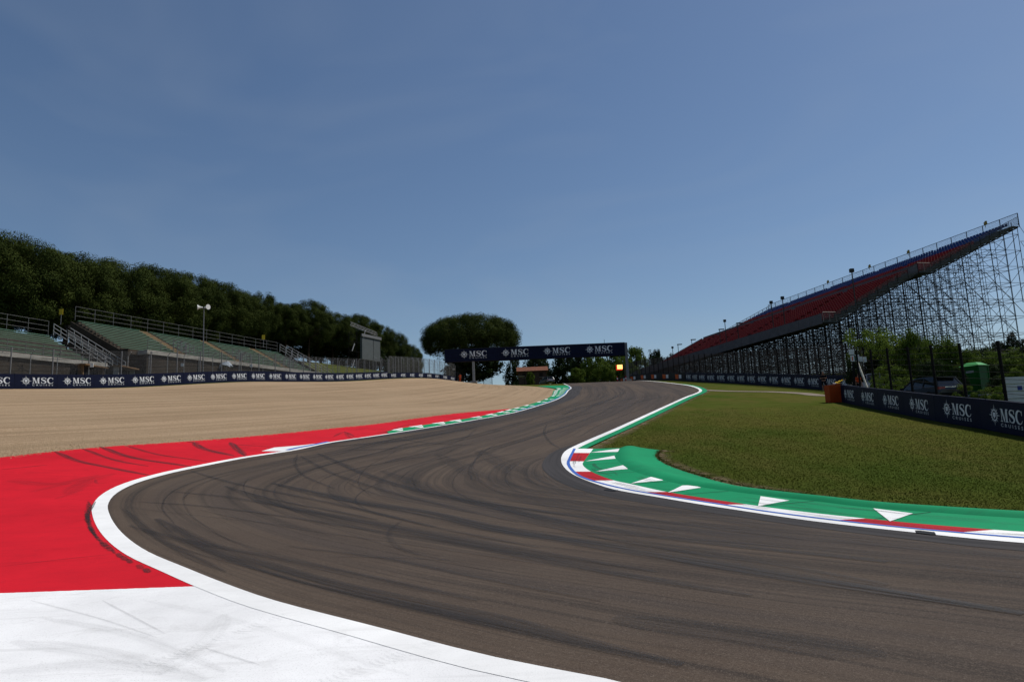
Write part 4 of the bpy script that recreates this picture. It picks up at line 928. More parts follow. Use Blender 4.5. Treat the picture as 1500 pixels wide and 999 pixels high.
# ================================================================== HOUSE AND SMALL STRUCTURES AT THE CREST
pm('roof_tile', (.23, .10, .062), .3, 1.5, .85, bumps=.4); pm('house_wall', (.085, .058, .042), .3, .8, .9); pm('shutter', (.03, .022, .016), .2, 2, .7)
def house():
    Y = 186.; a, b = at(760, 560, Y), at(800, 556, Y+4); z0 = at(760, 566, Y)[2]; ze = at(760, 544.5, Y)[2]; zr = at(780, 537.3, Y+3)[2]
    root = thing('house', 'low brown house with a terracotta tiled roof behind the crest', 'house', (a[0], Y, z0)); W = b[0]-a[0]; D = 7.
    box_obj('wall', (a[0]+W/2, Y+D/2, (z0+ze)/2), (W, D, ze-z0), MT['house_wall'], root)
    for sgn_ in (0, 1):
        y0, y1 = (Y-.6, Y+D/2) if sgn_ == 0 else (Y+D+.6, Y+D/2)
        n = 16
        for k in range(6):
            f0, f1 = k/6, (k+1)/6+.02
            MB().hexa([(a[0]-.5, y0+(y1-y0)*f0, ze+(zr-ze)*f0-.10+.05), (a[0]+W+.5, y0+(y1-y0)*f0, ze+(zr-ze)*f0-.05), (a[0]+W+.5, y0+(y1-y0)*f1, ze+(zr-ze)*f1-.12), (a[0]-.5, y0+(y1-y0)*f1, ze+(zr-ze)*f1-.12),
                       (a[0]-.5, y0+(y1-y0)*f0, ze+(zr-ze)*f0+.10), (a[0]+W+.5, y0+(y1-y0)*f0, ze+(zr-ze)*f0+.10), (a[0]+W+.5, y0+(y1-y0)*f1, ze+(zr-ze)*f1+.03), (a[0]-.5, y0+(y1-y0)*f1, ze+(zr-ze)*f1+.03)]).obj('tile_course', MT['roof_tile'], root)
    MB().add([(a[0]+.05, Y, ze-.02), (a[0]+.05, Y+D, ze-.02), (a[0]+.05, Y+D/2, zr-.1), (a[0]+.3, Y, ze-.02), (a[0]+.3, Y+D, ze-.02), (a[0]+.3, Y+D/2, zr-.1)], [(0, 1, 2), (5, 4, 3)]).obj('gable', MT['house_wall'], root)
    for f in (.2, .5, .8):
        o = box_obj('window', (a[0]+W*f, Y-.02, ze-1.1), (.9, .08, 1.1), MT['shutter'], root); box_obj('sill', (a[0]+W*f, Y-.08, ze-1.7), (1.1, .16, .08), MT['concrete'], o)
house()
def stall():
    Y = 168.; p = at(764, 560, Y); z0 = zf(p[0], Y); zt = at(764, 551.5, Y)[2]; zt = max(zt, z0+2.0)
    r_ = thing('market_stall', 'small roofed cart stall in front of the brown house', 'stall', (p[0], Y, z0))
    box_obj('canopy', (p[0], Y, zt), (1.7, 1.5, .12), MT['steel_pale'], r_); box_obj('counter', (p[0], Y, z0+.8), (1.5, 1.2, .7), MT['wood'], r_)
    for i in (-1, 1):
        for j in (-1, 1): MB().tube((p[0]+i*.7, Y+j*.6, z0), (p[0]+i*.7, Y+j*.6, zt), .05).obj('post', MT['steel_dark'], r_)
stall()

# ================================================================== TREES AND SHRUBS
def leaf_mat(name, c1, c2, trans=.25):
    m, t, b = new_mat(name); a = nd(t, 'ShaderNodeAttribute', attribute_name='tint').outputs['Fac']; ob = nd(t, 'ShaderNodeTexCoord').outputs['Object']
    col = mix_rgb(t, ramp(t, math_n(t, 'ADD', math_n(t, 'MULTIPLY', a, .7), math_n(t, 'MULTIPLY', noise(t, ob, .7, 3), .3)), .15, .85), c1, c2)
    t.links.new(col, b.inputs['Base Color']); b.inputs['Roughness'].default_value = .8; b.inputs['Specular IOR Level'].default_value = .03
    tl = nd(t, 'ShaderNodeBsdfTranslucent'); t.links.new(col, tl.inputs[0]); mx = nd(t, 'ShaderNodeMixShader'); mx.inputs[0].default_value = trans
    t.links.new(b.outputs[0], mx.inputs[1]); t.links.new(tl.outputs[0], mx.inputs[2]); t.links.new(mx.outputs[0], t.nodes['Material Output'].inputs[0])
leaf_mat('pine_needles', (.015, .026, .006), (.064, .082, .018), .12); leaf_mat('leaf_dark', (.010, .020, .008), (.032, .050, .016), .15); leaf_mat('leaf_green', (.032, .062, .009), (.115, .160, .026), .3); leaf_mat('leaf_bright', (.045, .085, .010), (.14, .19, .035), .4)
pm('bark', (.055, .038, .027), .35, 3, .95, bumps=.5)
def leaf_cloud(rng, C, Rad, n, size, up=.3, hang=0.):
    """quads scattered through clump spheres C (k,3) of radii Rad; tint per clump and per leaf"""
    k = len(C); ci = rng.integers(0, k, n); d = rng.normal(size=(n, 3)); d /= np.linalg.norm(d, axis=1)[:, None]
    r = Rad[ci]*rng.random(n)**.38; P = C[ci]+d*r[:, None]*np.array([1, 1, .85]); nn = d+rng.normal(0, .30, (n, 3)); nn[:, 2] += up; nn /= np.linalg.norm(nn, axis=1)[:, None]
    a = np.cross(nn, rng.normal(size=(n, 3))); a /= np.linalg.norm(a, axis=1)[:, None]+1e-9; a[:, 2] += .5; a /= np.linalg.norm(a, axis=1)[:, None]; b = np.cross(nn, a); b /= np.linalg.norm(b, axis=1)[:, None]+1e-9; s = size*rng.uniform(.55, 1.3, n)[:, None]
    V = np.stack([P-a*s*.5, P+b*s*.28, P+a*s*.5, P-b*s*.28], 1).reshape(-1, 3)
    tint = np.clip(rng.random(k)[ci]*.55+rng.random(n)*.45, 0, 1)
    return V, np.arange(4*n).reshape(-1, 4), tint
def crown_clumps(rng, rx, rz, n, rad, flat=0., shell=.72, under=-.25):
    out = []
    while len(out) < n:
        d = rng.normal(size=3); d /= np.linalg.norm(d)
        if d[2] < under: continue
        f = shell+(1-shell)*rng.random() if rng.random() < .75 else rng.uniform(.25, .8); out.append(np.array([d[0]*rx*f, d[1]*rx*f, d[2]*rz*f*(1-flat*abs(d[0]))]))
    C = np.array(out); return C, rng.uniform(.75, 1.25, n)*rad
def limbs(rng, H, zc, rx, r0, n, fork):
    m_ = MB(); p = np.zeros(3); pts = [p]; 
    for k in range(5): p = p+np.array([rng.normal(0, .10), rng.normal(0, .10), fork/5]); pts.append(p)
    for i in range(5): m_.tube(pts[i]-UP*(.4 if i == 0 else .05), pts[i+1], r0*(1-.09*i), 8, r0*(1-.09*(i+1)), cap=False)
    for k in range(n):
        a = k*6.283/n+rng.uniform(-.3, .3); e = np.array([math.cos(a)*rx*.75, math.sin(a)*rx*.75, zc+rng.uniform(-.5, 1.)]); mid_ = pts[-1]*.5+e*.5+UP*(-.4)
        m_.tube(pts[-1], mid_, r0*.42, 6, r0*.28, cap=False); m_.tube(mid_, e, r0*.28, 5, r0*.08, cap=False)
    m_.tube(pts[-1], np.array([0, 0, H*.9]), r0*.5, 6, r0*.1, cap=False); return m_
TREE_LIB = {}
def tree_kind(key, seed, H, rx, rz, zc, clumps, rad, leaves, size, mat, r0, fork, **kw):
    rng = np.random.default_rng(seed); C, Rr = crown_clumps(rng, rx, rz, clumps, rad, **kw); C[:, 2] += zc
    V, F, tint = leaf_cloud(rng, C, Rr, leaves, size); TREE_LIB[key] = (raw_mesh('crown', V, F, MT[mat], tint=tint), limbs(rng, H, zc, rx, r0, 7, fork).mesh('trunk', MT['bark'], smooth=True), H)
for i in range(3): tree_kind('pine%d' % i, 20+i, 15.5, 6.6, 5.8, 9.6, 210, 1.3, 100000, .21, 'pine_needles', .34, 6.0, under=-.8, shell=.9)
tree_kind('umbrella', 31, 17, 11.3, 5.4, 11.2, 460, 1.55, 190000, .24, 'pine_needles', .6, 7.5, under=-.5, flat=.0, shell=.88)
tree_kind('dark0', 41, 9, 4.2, 4.4, 4.9, 80, 1.2, 9000, .5, 'leaf_dark', .22, 2.5, under=-.9); tree_kind('dark1', 42, 9, 3.6, 4.6, 4.8, 70, 1.1, 8000, .5, 'leaf_dark', .22, 2.5, under=-.9)
tree_kind('green0', 51, 8, 3.8, 3.7, 4.4, 70, 1.0, 8000, .42, 'leaf_green', .18, 2.0, under=-.9); tree_kind('green1', 52, 8, 3.4, 3.8, 4.4, 60, 1.1, 7000, .45, 'leaf_green', .18, 2.0, under=-.9)
tree_kind('hedge0', 61, 4, 2.3, 2.0, 2.0, 60, .62, 9000, .20, 'leaf_green', .10, 1.0, under=-1.); tree_kind('hedge1', 62, 4, 2.1, 2.1, 2.0, 55, .62, 8500, .20, 'leaf_green', .10, 1.0, under=-1.)
tree_kind('young', 63, 6.2, 2.3, 1.9, 4.3, 34, .55, 2600, .24, 'leaf_bright', .07, 2.6, under=-.8); tree_kind('darkhedge', 64, 4, 2.3, 2.1, 2.0, 60, .65, 8000, .22, 'leaf_dark', .10, 1.0, under=-1.)
tree_kind('scrub', 65, 2, 1.1, .95, .9, 26, .34, 2600, .14, 'leaf_green', .04, .5, under=-1.)
def plant(key, x, y, z, label, cat, sx=1., sz=1., name='tree', rot=None, group=None):
    cm, tm, H = TREE_LIB[key]; t_ = thing(name, label, cat, (x, y, z), group); r_ = random.uniform(0, 6.28) if rot is None else rot
    for nm, me in (('trunk', tm), ('crown', cm)):
        o = inst(nm, me, t_, (x, y, z), (0, 0, r_), (sx, sx*random.uniform(.95, 1.05), sz))
    return t_
def plant_px(key, x, ytop, Y, label, cat='tree', width=None, name='tree', group=None, zbase=None):
    """x, top pixel and depth; width in photo pixels sets the crown width"""
    q = at(x, ytop, Y); z = zf(q[0], Y) if zbase is None else zbase; H = TREE_LIB[key][2]; sz = max(.3, (q[2]-z)/H)
    sx = sz if width is None else width/1000*Y/(2*BASE_RX[key]); return plant(key, q[0], Y, z, label, cat, sx, sz, name, None, group)
BASE_RX = dict(pine0=7.2, pine1=7.2, pine2=7.2, umbrella=12.2, dark0=5.2, dark1=4.6, green0=4.6, green1=4.2, hedge0=2.8, hedge1=2.6, young=2.7, darkhedge=2.8, scrub=1.35)
PL = 'broad dark stone pine merging into the row behind the green bench terraces'; PGp = 'stone pines behind the bench terraces'
for i, (x, yt, Y, wd_) in enumerate([(-150, 330, 77, None), (-60, 338, 80, None), (18, 350, 84, 175), (60, 366, 95, 150), (100, 376, 92, 160), (165, 386, 99, 150), (135, 392, 112, 130), (225, 396, 106, 140), (275, 405, 114, 120), (250, 410, 126, 120), (318, 416, 121, 105), (352, 430, 128, 90), (383, 431, 133, 66), (418, 447, 138, 78), (452, 443, 143, 80), (486, 458, 152, 70), (524, 464, 161, 74), (556, 478, 175, 56), (578, 487, 188, 50), (598, 506, 204, 44), (10, 372, 104, 170), (190, 404, 124, 150), (320, 432, 140, 120), (400, 452, 152, 90), (470, 466, 166, 80), (540, 486, 184, 60)]):
    PX = {165: 'dark stone pine rising behind the steel staircase of the bench terrace', 318: 'dark stone pine rising directly behind the horn loudspeaker pole', 524: 'dark stone pine towering over the grey video screen', 598: 'last low stone pine of the row, bordering the open sky gap', 383: 'narrow stone pine with a lobed top standing proud of the row beyond the loudspeakers', 578: 'stone pine second from the sky gap end of the row'}
    plant_px('pine%d' % (i % 3), x, yt, Y, PX.get(x, PL), 'pine tree', wd_, 'pine_tree', PGp)
plant_px('umbrella', 689, 463, 165, 'huge spreading umbrella pine standing alone behind the gantry', 'pine tree', 150, 'pine_tree')
plant_px('dark0', 690, 508, 160, 'rounded dark evergreen beneath the umbrella pine', 'tree', 96, 'evergreen_tree'); plant_px('dark1', 668, 524, 163, 'smaller dark evergreen at the fence end under the umbrella pine', 'tree', 40, 'evergreen_tree')
for x, yt, Y, wd_, k, lab in [(752, 528, 205, 36, 'dark1', 'dark tree at the edge of the sky gap left of the brown house'), (784, 516, 214, 52, 'dark0', 'dark tree right behind the brown house roof'), (826, 514, 208, 56, 'dark1', 'dark broadleaf tree beyond the parked silver car'), (850, 520, 196, 40, 'dark0', 'dark rounded tree between the brown house and the light green trees'),
                         (872, 517, 190, 48, 'green0', 'light green tree under the gantry banner near the signal panel'), (900, 512, 198, 46, 'green1', 'light green tree behind the lit signal panel'), (885, 532, 176, 40, 'green0', 'low green bush tree in front of the signal panel trees'), (930, 510, 200, 40, 'green1', 'leafy green tree just right of the gantry leg'), (958, 513, 215, 36, 'dark0', 'dark rounded tree between the gantry and the far red seats'), (982, 522, 225, 26, 'dark1', 'small dark treetop at the end of the red seats'), (915, 524, 180, 42, 'green0', 'bushy green tree behind the gantry leg'), (845, 540, 172, 30, 'green1', 'green bush at the crest beside the parked silver car')]:
    plant_px(k, x, yt, Y, lab, 'tree', wd_, 'tree')
plant_px('green1', 777, 546, 170, 'small green bush in front of the brown house', 'bush', 16, 'bush')
# shrubs and young trees behind the near barrier
for x, yt, Y, wd_, k, lab, nm, cat in [(1268, 474, 60, 84, 'young', 'young bright green tree in front of the scaffolding above the white boards', 'young_tree', 'tree'), (1300, 486, 57, 64, 'young', 'second bright green sapling beside the one above the white boards', 'young_tree', 'tree'),
                            (1336, 484, 56, 60, 'hedge0', 'leafy bush rising behind the dark estate car', 'bush', 'bush'), (1372, 496, 53, 70, 'hedge1', 'big ivy mound behind the dark estate car', 'bush', 'bush'), (1398, 505, 52, 60, 'hedge0', 'drooping green bush left of the green cabin', 'bush', 'bush'),
                            (1310, 512, 61, 60, 'darkhedge', 'dark hedge behind the thick fence posts', 'bush', 'bush'), (1440, 516, 56, 80, 'hedge1', 'hedge right behind the green cabin', 'bush', 'bush'), (1480, 522, 54, 70, 'hedge0', 'hedge above the white boarded panel', 'bush', 'bush'), (1520, 516, 52, 80, 'hedge1', 'hedge continuing beyond the white boarded panel', 'bush', 'bush'),
                            (1425, 520, 60, 60, 'darkhedge', 'dark shrub in the shade beside the green cabin', 'bush', 'bush'), (1350, 510, 62, 80, 'darkhedge', 'dark shrub below the young trees', 'bush', 'bush'), (1248, 530, 58, 30, 'darkhedge', 'dark narrow bush behind the white board cluster', 'bush', 'bush'), (1402, 550, 50, 26, 'scrub', 'low scrub between the estate car and the green cabin', 'bush', 'bush'),
                            (1480, 489, 165, 20, 'dark1', 'lone dark treetop under the back scaffolding', 'tree', 'tree'), (1465, 500, 170, 34, 'dark0', 'dark treetop beyond the foot of the scaffolding', 'tree', 'tree'), (1497, 499, 160, 30, 'dark1', 'dark tree beyond the back shores of the grandstand', 'tree', 'tree')]:
    plant_px(k, x, yt, Y, lab, cat, wd_, nm)
for i, (x, yt, Y, wd_, k) in enumerate([(1285, 508, 64, 70, 'darkhedge'), (1330, 500, 66, 80, 'darkhedge'), (1385, 508, 64, 80, 'hedge0'), (1430, 512, 66, 90, 'darkhedge'), (1475, 514, 63, 90, 'hedge1'), (1520, 508, 62, 100, 'darkhedge'), (1300, 536, 54, 60, 'hedge1'), (1360, 532, 50, 60, 'darkhedge'), (1456, 536, 53, 60, 'darkhedge'), (1490, 540, 45, 60, 'hedge0'), (1530, 536, 42, 70, 'darkhedge')]):
    plant_px(k, x, yt, Y, 'dense shaded shrub of the hedge between the cable fence and the scaffolding', 'bush', wd_, 'bush', 'shrubs of the hedge behind the cable fence')

# ================================================================== VEHICLES
pm('car_dark', (.022, .024, .028), .1, 1, .28, .3, spec=.5); pm('car_silver', (.30, .31, .32), .08, 1, .3, .6, spec=.5); pm('car_white', (.62, .62, .60), .06, 1, .35, spec=.5); pm('car_glass', (.010, .012, .014), .1, 1, .08, spec=.6)
pm('tyre', (.014, .014, .014), .2, 6, .85); pm('rim', (.32, .32, .33), .1, 5, .35, .8); pm('tail_light', (.28, .008, .008), .1, 4, .25, spec=.5); pm('chrome', (.60, .60, .60), .05, 4, .2, .9); pm('plate', (.70, .70, .66), .06, 4, .5)
def loft(secs, cap=True):
    """secs: list of rings of equal length"""
    n = len(secs[0]); V = [p for r in secs for p in r]; F = [(i*n+j, i*n+(j+1) % n, (i+1)*n+(j+1) % n, (i+1)*n+j) for i in range(len(secs)-1) for j in range(n)]
    if cap: F += [tuple(range(n-1, -1, -1)), tuple(range((len(secs)-1)*n, len(secs)*n))]
    return V, F
def car(label, loc, heading, paint, wagon=True, L=4.55, W=1.84, H=1.56, group=None):
    """+x forward in local space; heading = yaw"""
    root = thing('parked_car', label, 'car', loc, group); c, s = math.cos(heading), math.sin(heading)
    T = lambda V: [(loc[0]+v[0]*c-v[1]*s, loc[1]+v[0]*s+v[1]*c, loc[2]+v[2]) for v in V]
    def put(nm, V, F, mt, parent=root, sm=False): return obj(nm, T(V), F, MT[mt], parent, smooth=sm)
    def ring(x, hw, z0, z1, tuck=.10):
        return [(x, -hw+tuck, z0), (x, -hw, z0+.16), (x, -hw, (z0+z1)/2), (x, -hw+.05, z1-.06), (x, -hw+.18, z1), (x, hw-.18, z1), (x, hw-.05, z1-.06), (x, hw, (z0+z1)/2), (x, hw, z0+.16), (x, hw-.10, z0)]
    x0, x1 = -L/2, L/2; hw = W/2
    V, F = loft([ring(x0, hw-.12, .38, .72), ring(x0+.08, hw-.04, .28, .92), ring(x0+.5, hw, .22, .98), ring(0, hw, .22, .95), ring(x1-1.2, hw, .22, .93), ring(x1-.45, hw-.05, .24, .84), ring(x1-.08, hw-.16, .30, .70), ring(x1, hw-.28, .38, .58)])
    put('body', V, F, paint, sm=False)
    xr = x0+.10 if wagon else x0+.75; xt = x0+.48 if wagon else x0+1.25
    cab = [(xr, .90, hw-.10), (xt, H-.07, hw-.30), (x0+1.5, H, hw-.26), (x0+2.3, H-.02, hw-.26), (x1-1.85, H-.14, hw-.30), (x1-1.10, .90, hw-.10)]
    def cring(x, zt, w): return [(x, -w, zt), (x, -w*.55, zt+.02), (x, w*.55, zt+.02), (x, w, zt)]
    # glasshouse below the roof skin
    g = [(p[0], p[1]) for p in cab]; Vg = []; 
    for sd_ in (-1, 1):
        for (x, z), (_, _, w) in zip(g, cab): Vg.append((x, sd_*w, z))
    n = len(cab); Fg = [tuple(range(n)), tuple(range(2*n-1, n-1, -1)), (0, n, n+1, 1), (n-2, 2*n-2, 2*n-1, n-1)]
    put('glasshouse', Vg, Fg, 'car_glass')
    V, F = loft([[(x+dx, -w-.012, z-.03), (x+dx, -w+.02, z+.025), (x+dx, w-.02, z+.025), (x+dx, w+.012, z-.03)] for (x, z, w), dx in zip(cab[1:5], (-.05, 0, 0, .05))]); put('roof', V, F, paint)
    m_ = MB()
    for sd_ in (-1, 1):
        for i, j in ((0, 1), (4, 5)): m_.tube((cab[i][0], sd_*(cab[i][2]+.005), cab[i][1]), (cab[j][0], sd_*(cab[j][2]+.005), cab[j][1]), .045, 5)
        for xx in (x0+1.45, x0+2.45): m_.tube((xx, sd_*(hw-.09), .92), (xx-.02, sd_*(hw-.26), H-.05), .035, 4)
    m_.v = T(m_.v); m_.obj('pillars', MT[paint], root)
    for sd_ in (-1, 1):
        put('tail_light', *(lambda b: (b.v, b.f))(MB().box((x0+.10, sd_*(hw-.26), .80), (.16, .44, .16))), 'tail_light'); put('headlight', *(lambda b: (b.v, b.f))(MB().box((x1-.16, sd_*(hw-.34), .66), (.22, .36, .12))), 'chrome')
        put('mirror', *(lambda b: (b.v, b.f))(MB().box((x1-1.45, sd_*(hw+.08), .98), (.14, .2, .14))), paint)
        for xx in (x0+.85, x1-.88):
            b = MB().lathe([(.33, -.11), (.335, -.07), (.335, .07), (.33, .11)], (xx, sd_*(hw-.10), .33), 18, 1); w_ = put('wheel', b.v, b.f, 'tyre'); b = MB().lathe([(.20, -.118), (.21, 0), (.20, .118)], (xx, sd_*(hw-.10), .33), 14, 1); put('rim', b.v, b.f, 'rim', w_)
    put('chrome_strip', *(lambda b: (b.v, b.f))(MB().box((x0+.055, 0, .86), (.06, 1.0, .04))), 'chrome'); put('number_plate', *(lambda b: (b.v, b.f))(MB().box((x0+.05, 0, .66), (.06, .52, .12))), 'plate'); put('bumper', *(lambda b: (b.v, b.f))(MB().box((x0+.03, 0, .42), (.12, W-.34, .2))), 'steel_dark')
    if wagon: put('spoiler', *(lambda b: (b.v, b.f))(MB().box((xt-.12, 0, H-.075), (.26, W-.66, .05))), paint)
    return root
p = GX(1358, 43.5); car('dark estate car parked tail out behind the cable fence', (p[0], p[1], p[2]), R(97), 'car_dark', True)
p = GX(1276, 58); car('pale car mostly hidden behind the leaning white pole', (p[0], p[1], p[2]), R(150), 'car_white', False)
p = GX(801, 147); car('silver car parked on the crest beside the brown house', (p[0], p[1], p[2]), R(112), 'car_silver', True)

# ================================================================== PORTABLE CABIN, BOARDS, POLE, FLAGS
pm('cabin_green', (.006, .075, .010), .15, 1.5, .5); pm('cabin_roof', (.06, .30, .08), .12, 2, .5); pm('plastic_grey', (.3, .3, .3), .1, 3, .6)
def cabin():
    p = GX(1433, 48); r_ = R(28); t_ = thing('portable_toilet', 'green portable toilet cabin with a lighter green roof among the hedges', 'toilet', p); ax_ = np.array([[math.cos(r_), math.sin(r_), 0], [-math.sin(r_), math.cos(r_), 0], [0, 0, 1]])
    q = lambda x, y, z: p+ax_[0]*x+ax_[1]*y+UP*z
    for y in (-.55, .55): box_obj('wall', q(0, y, 1.05), (1.10, .05, 2.1), MT['cabin_green'], t_, ax_)
    for x in (-.55, .55): box_obj('wall', q(x, 0, 1.05), (.05, 1.05, 2.1), MT['cabin_green'], t_, ax_)
    for x in (-.575, .575):
        for y in (-.575, .575): MB().tube(q(x, y, 0), q(x, y, 2.14), .05, 6).obj('corner_post', MT['cabin_green'], t_)
    d = box_obj('door', q(-.585, 0, 1.0), (.04, .8, 1.85), MT['cabin_green'], t_, ax_); box_obj('handle', q(-.62, .28, 1.0), (.05, .05, .16), MT['plastic_grey'], d, ax_); box_obj('vent', q(-.612, 0, 1.72), (.02, .5, .14), MT['plastic_grey'], d, ax_)
    b0 = [q(x, y, 2.12) for x, y in ((-.68, -.68), (.68, -.68), (.68, .68), (-.68, .68))]; b1 = [q(x, y, 2.38) for x, y in ((-.30, -.30), (.30, -.30), (.30, .30), (-.30, .30))]
    MB().hexa(b0+b1).obj('roof', MT['cabin_roof'], t_); box_obj('base', q(0, 0, .07), (1.3, 1.3, .14), MT['plastic_grey'], t_, ax_)
cabin()
pm('board_white', (.52, .53, .52), .1, 1.5, .6); pm('mark_blue', (.03, .05, .22), .1, 3, .6)
p = GX(1483, 29.5); zt = at(1484, 551.5, 29.5)[2]; t_ = thing('boarded_panel', 'white panel of wide horizontal boards behind the barrier beside a thick post', 'panel', p)
nb = 6; hb = (zt-p[2]-.15)/nb
for k in range(nb): box_obj('board', (p[0]+1.25, 29.6, p[2]+.15+hb*(k+.5)), (2.5, .06, hb-.025), MT['board_white'], t_)
for x in (.05, 1.25, 2.45): box_obj('stud', (p[0]+x, 29.68, (p[2]+zt)/2), (.08, .09, zt-p[2]), MT['wood'], t_)
box_obj('blue_mark', (p[0]+.60, 29.565, zt-.50), (.2, .01, .18), MT['mark_blue'], t_)
# cluster of white boards fixed on one post
p = GX(1252, 55); t_ = thing('marshal_boards', 'cluster of white boards on a dark post above the orange barrier end', 'sign', p)
MB().tube(p, at(1249, 511, 55), .09, 6).obj('post', MT['steel_dark'], t_)
for k in range(9): box_obj('rung', (p[0]+.1, 55, p[2]+.5+k*.28), (.62, .06, .05), MT['steel_dark'], t_)
for x, y, w_, h_, mt in ((1247, 515.5, 8, 8, 'sign_white'), (1249.5, 525, 7.4, 9, 'sign_white'), (1255, 524.5, 7.6, 10, 'sign_white'), (1261.4, 526, 4.6, 7.5, 'sign_white'), (1267, 526.5, 4.6, 7.5, 'sign_white')):
    q = at(x, y, 54.8); k = .0548; b_ = box_obj('board', q, (w_*k*.96, .05, h_*k), MT[mt], t_)
    if x in (1249.5, 1255):
        box_obj('marking', q+np.array([-.06, -.03, 0]), (.08, .012, h_*k*.6), MT['print_orange' if x < 1250 else 'paint_green'], b_)
a_, b_ = at(1255.5, 528.5, 52), at(1274.5, 566.5, 50); b_[2] = zf(b_[0], b_[1])
pm('pole_white', (.50, .47, .38), .12, 3, .6); t_ = thing('barrier_pole', 'pale wooden pole leaning from the barrier against the white boards', 'pole', b_); MB().tube(b_, a_, .075, 8).obj('shaft', MT['pole_white'], t_); MB().tube(a_, a_+(a_-b_)/np.linalg.norm(a_-b_)*.08, .08, 8).obj('cap', MT['steel'], t_)
# furled flags lying on the orange end
pm('cloth_yellow', (.62, .42, .02), .12, 5, .8); pm('cloth_white', (.62, .62, .62), .08, 5, .8)
def flag(label, p, q, mt, r):
    t_ = thing('furled_flag', label, 'flag', p); p = np.array(p); q = np.array(q); MB().tube(p, q, .018, 5).obj('stick', MT['wood'], t_); d = (q-p); m_ = MB(); n = np.array([d[1], -d[0], 0])/np.linalg.norm(d[:2])
    V = []; 
    for i in range(9):
        c = p+d*(.08+.62*i/8); rr = r*(.6+.4*math.sin(i*1.7))
        for k in range(6): V.append(c+n*rr*math.cos(k*1.047)+UP*(.02+rr*.8*math.sin(k*1.047)))
    m_.add(V, [(i*6+k, i*6+(k+1) % 6, i*6+6+(k+1) % 6, i*6+6+k) for i in range(8) for k in range(6)]); m_.obj('cloth', MT[mt], t_, smooth=True)
zc = zf(ep[0], ep[1])+1.30
flag('furled yellow flag lying on the orange barrier end', (ep[0]+.05, ep[1]+.2, zc), (ep[0]+1.15, ep[1]+.75, zc+.32), 'cloth_yellow', .085)
flag('furled white flag lying on the orange barrier end', (ep[0]-.10, ep[1]+.15, zc-.02), (ep[0]+.45, ep[1]+.30, zc+.02), 'cloth_white', .06)
flag('short ochre flag lying at the corner of the orange barrier end', (ep[0]+.12, ep[1]+.05, zc-.02), (ep[0]+.5, ep[1]+.12, zc+.0), 'cloth_yellow', .06)
# red and white marker posts in front of the far dark barrier
for x in (904.5, 917):
    p = GX(x, 138); t_ = thing('marker_post', 'small red and white marker post at the foot of the gantry leg', 'post', p, 'marker posts by the gantry leg')
    for k in range(3): MB().tube(p+UP*(.1+.3*k), p+UP*(.4+.3*k), .10, 8).obj('band', MT['paint_kerb_red' if k % 2 == 0 else 'print_white'], t_)
# camera box on the last fence post
p = at(665, 541, 151.5); t_ = thing('fence_camera', 'white camera box on the fence post by the orange marshal', 'camera', p); box_obj('housing', p, (.55, .4, .38), MT['horn_white'], t_); box_obj('lens_hood', p+np.array([.32, -.1, -.02]), (.2, .2, .2), MT['steel_dark'], t_); MB().tube(p+np.array([.3, .1, .9]), (p[0]+.3, p[1]+.1, zf(p[0], p[1])), .06).obj('post', MT['steel'], t_)

# ================================================================== PEOPLE
pm('skin', (.34, .17, .11), .08, 5, .55); pm('cloth_black', (.010, .010, .012), .2, 6, .85); pm('cloth_orange', (.60, .07, .015), .12, 6, .8); pm('hair_dark', (.02, .013, .009), .2, 8, .7); pm('shoe', (.02, .02, .02), .2, 6, .6)
def skinned(name, joints, edges, mat, parent, root_i=0, sub=2):
    me = bpy.data.meshes.new(name); me.from_pydata([j[:3] for j in joints], edges, []); me.materials.append(mat); o = bpy.data.objects.new(name, me); COL.objects.link(o); o.parent = parent
    md = o.modifiers.new('skin', 'SKIN'); md.use_smooth_shade = True
    for i, j in enumerate(joints):
        sv = me.skin_vertices[0].data[i]; r_ = j[3]; sv.radius = r_ if isinstance(r_, tuple) else (r_, r_); sv.use_root = (i == root_i)
    ms = o.modifiers.new('sub', 'SUBSURF'); ms.levels = ms.render_levels = sub; return o
